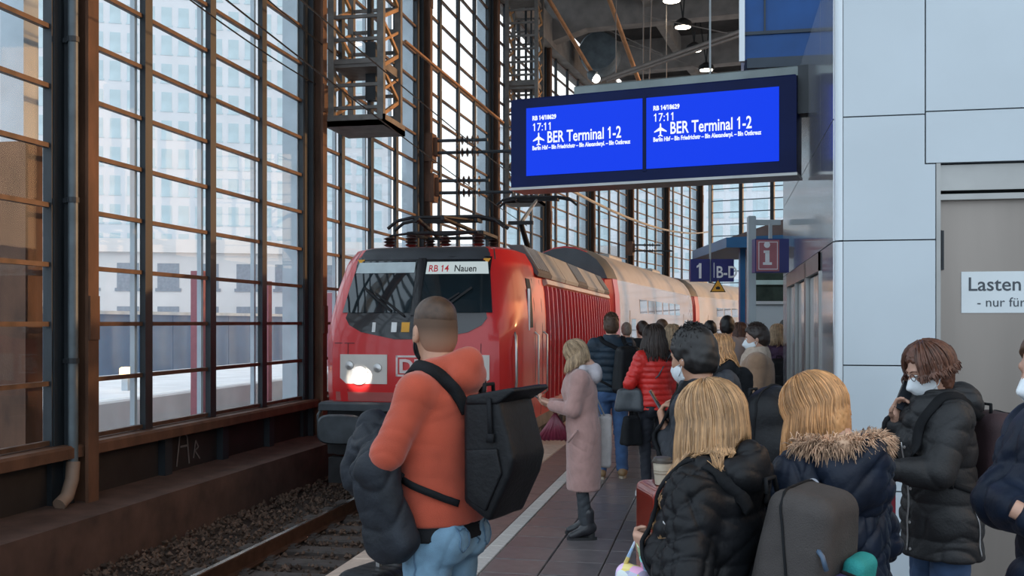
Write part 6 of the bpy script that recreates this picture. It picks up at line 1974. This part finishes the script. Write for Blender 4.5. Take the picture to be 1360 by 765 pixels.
# 10 and on: the crowd further back -----------------------------------------------------------
i = person('woman in a camel coat, sand scarf and mask looking left', 1006, 9.0, 72, 1.67, True,
           top=dict(mat=CAMEL, name='coat', hem=.6, t=.04, sr=.022, collar=.03, cr=.004), legs=dict(mat=BLACKC, name='trousers'),
           hair=dict(kind='short', mat=HB_DKBR, t=.024, side=.014, back=.022, zlow=-.10, tuft=200, tl=.03), hi=False, head=(6, 8, 0), mask=MASKM, face=True)
sf = Field((-.2, -.2, 1.3), (.2, .22, 1.62), .012)
sf.stack([(1.42, .135, .125), (1.50, .115, .115), (1.56, .09, .095)], k=.02)
sf.cone((.02, .11, 1.45), (.05, .15, 1.2), .045, .04, k=.03)
part_on(i, 'scarf', Geo().field(sf, .010, 26, 3), SCARF)
i = person('woman with fair hair in a plum jacket close to the lift tower', 1033, 12.6, -10, 1.66, True,
           top=dict(mat=PURPLE, hem=.9, t=.04, sr=.03), legs=dict(mat=BLACKC), hair=dict(kind='long', mat=HB_ASH, n=220, len=.16, rad=.008, seed=31, t=.018), hi=False, head=(-10, 5, 0))
backpack(i, (.0, -.25, 1.13), (.13, .085, .2), 'dark backpack on the woman in the plum jacket', BLACKN, straps=False, pocket=(.08, -.07))
person('woman with curly blond hair and dark coat behind the black-haired man', 957, 7.2, 10, 1.60, True,
       top=dict(mat=BLACKC, name='coat', hem=.6, t=.05, sr=.03, hood=1), legs=dict(mat=BLACKC), hair=dict(kind='long', mat=HB_BLOND2, n=240, len=.14, rad=.008, seed=33, t=.02, wave=.03), hi=False, head=(-14, 8, 0))
person('man with short dark hair and a white collar beyond the curly blond woman', 967, 12.5, 20, 1.76,
       top=dict(mat=M('pale_collar_jacket', (.30, .28, .30), .8), hem=.9, t=.04), legs=dict(mat=BLACKC), hair=dict(kind='short', mat=HB_DARK, t=.026, side=.016, back=.02), hi=False, head=(-40, 0, 0))
person('woman with reddish brown hair half hidden behind the man with the white collar', 982, 13.4, 8, 1.68, True,
       top=dict(mat=M('rust_cloth', (.12, .04, .03), .8), hem=.8, t=.04), legs=dict(mat=BLACKC), hair=dict(kind='long', mat=HB_RED, n=200, len=.12, rad=.009, seed=35, t=.02), hi=False)
person('dark-haired person in a black coat far back left of the white collar man', 943, 14.0, 0, 1.70,
       top=dict(mat=BLACKC, hem=.8, t=.04), legs=dict(mat=BLACKC), hair=dict(kind='short', mat=HB_DARK, t=.03, side=.02, back=.02), hi=False)
person('woman with light brown hair in a dark green coat behind the red quilted jacket', 893, 11.6, -8, 1.66, True,
       top=dict(mat=M('dark_green_cloth', (.03, .034, .028), .85), name='coat', hem=.6, t=.05, sr=.03), legs=dict(mat=BLACKC), hair=dict(kind='long', mat=HB_ASH, n=220, len=.18, rad=.008, seed=37, t=.018), hi=False)
person('person with brown hair and brown coat standing deep in the crowd', 879, 13.8, 12, 1.72,
       top=dict(mat=M('brown_cloth', (.09, .055, .04), .85), hem=.8, t=.04), legs=dict(mat=BLACKC), hair=dict(kind='short', mat=HB_BROWN, t=.026, side=.016, back=.02), hi=False)
person('dark-haired man in black standing beyond the navy puffer jacket', 853, 14.6, 0, 1.70,
       top=dict(mat=BLACKC, hem=.9, t=.04), legs=dict(mat=BLACKC), hair=dict(kind='short', mat=HB_DKBR, t=.026, side=.016, back=.02), hi=False, head=(20, 0, 0))
person('grey-haired person in a grey coat furthest back beside the train', 832, 16.5, 0, 1.68,
       top=dict(mat=M('grey_cloth', (.14, .13, .13), .85), hem=.7, t=.04), legs=dict(mat=BLACKC), hair=dict(kind='short', mat=M('hair_grey', (.2, .17, .14), .5, 0, .3, 40), t=.024, side=.014, back=.018), hi=False)
person('person in a dark blue coat against the shelter at the right of the crowd', 1044, 13.9, 20, 1.72,
       top=dict(mat=NAVYN, hem=.8, t=.04), legs=dict(mat=BLACKC), hair=dict(kind='short', mat=HB_DARK, t=.024, side=.014, back=.018), hi=False)
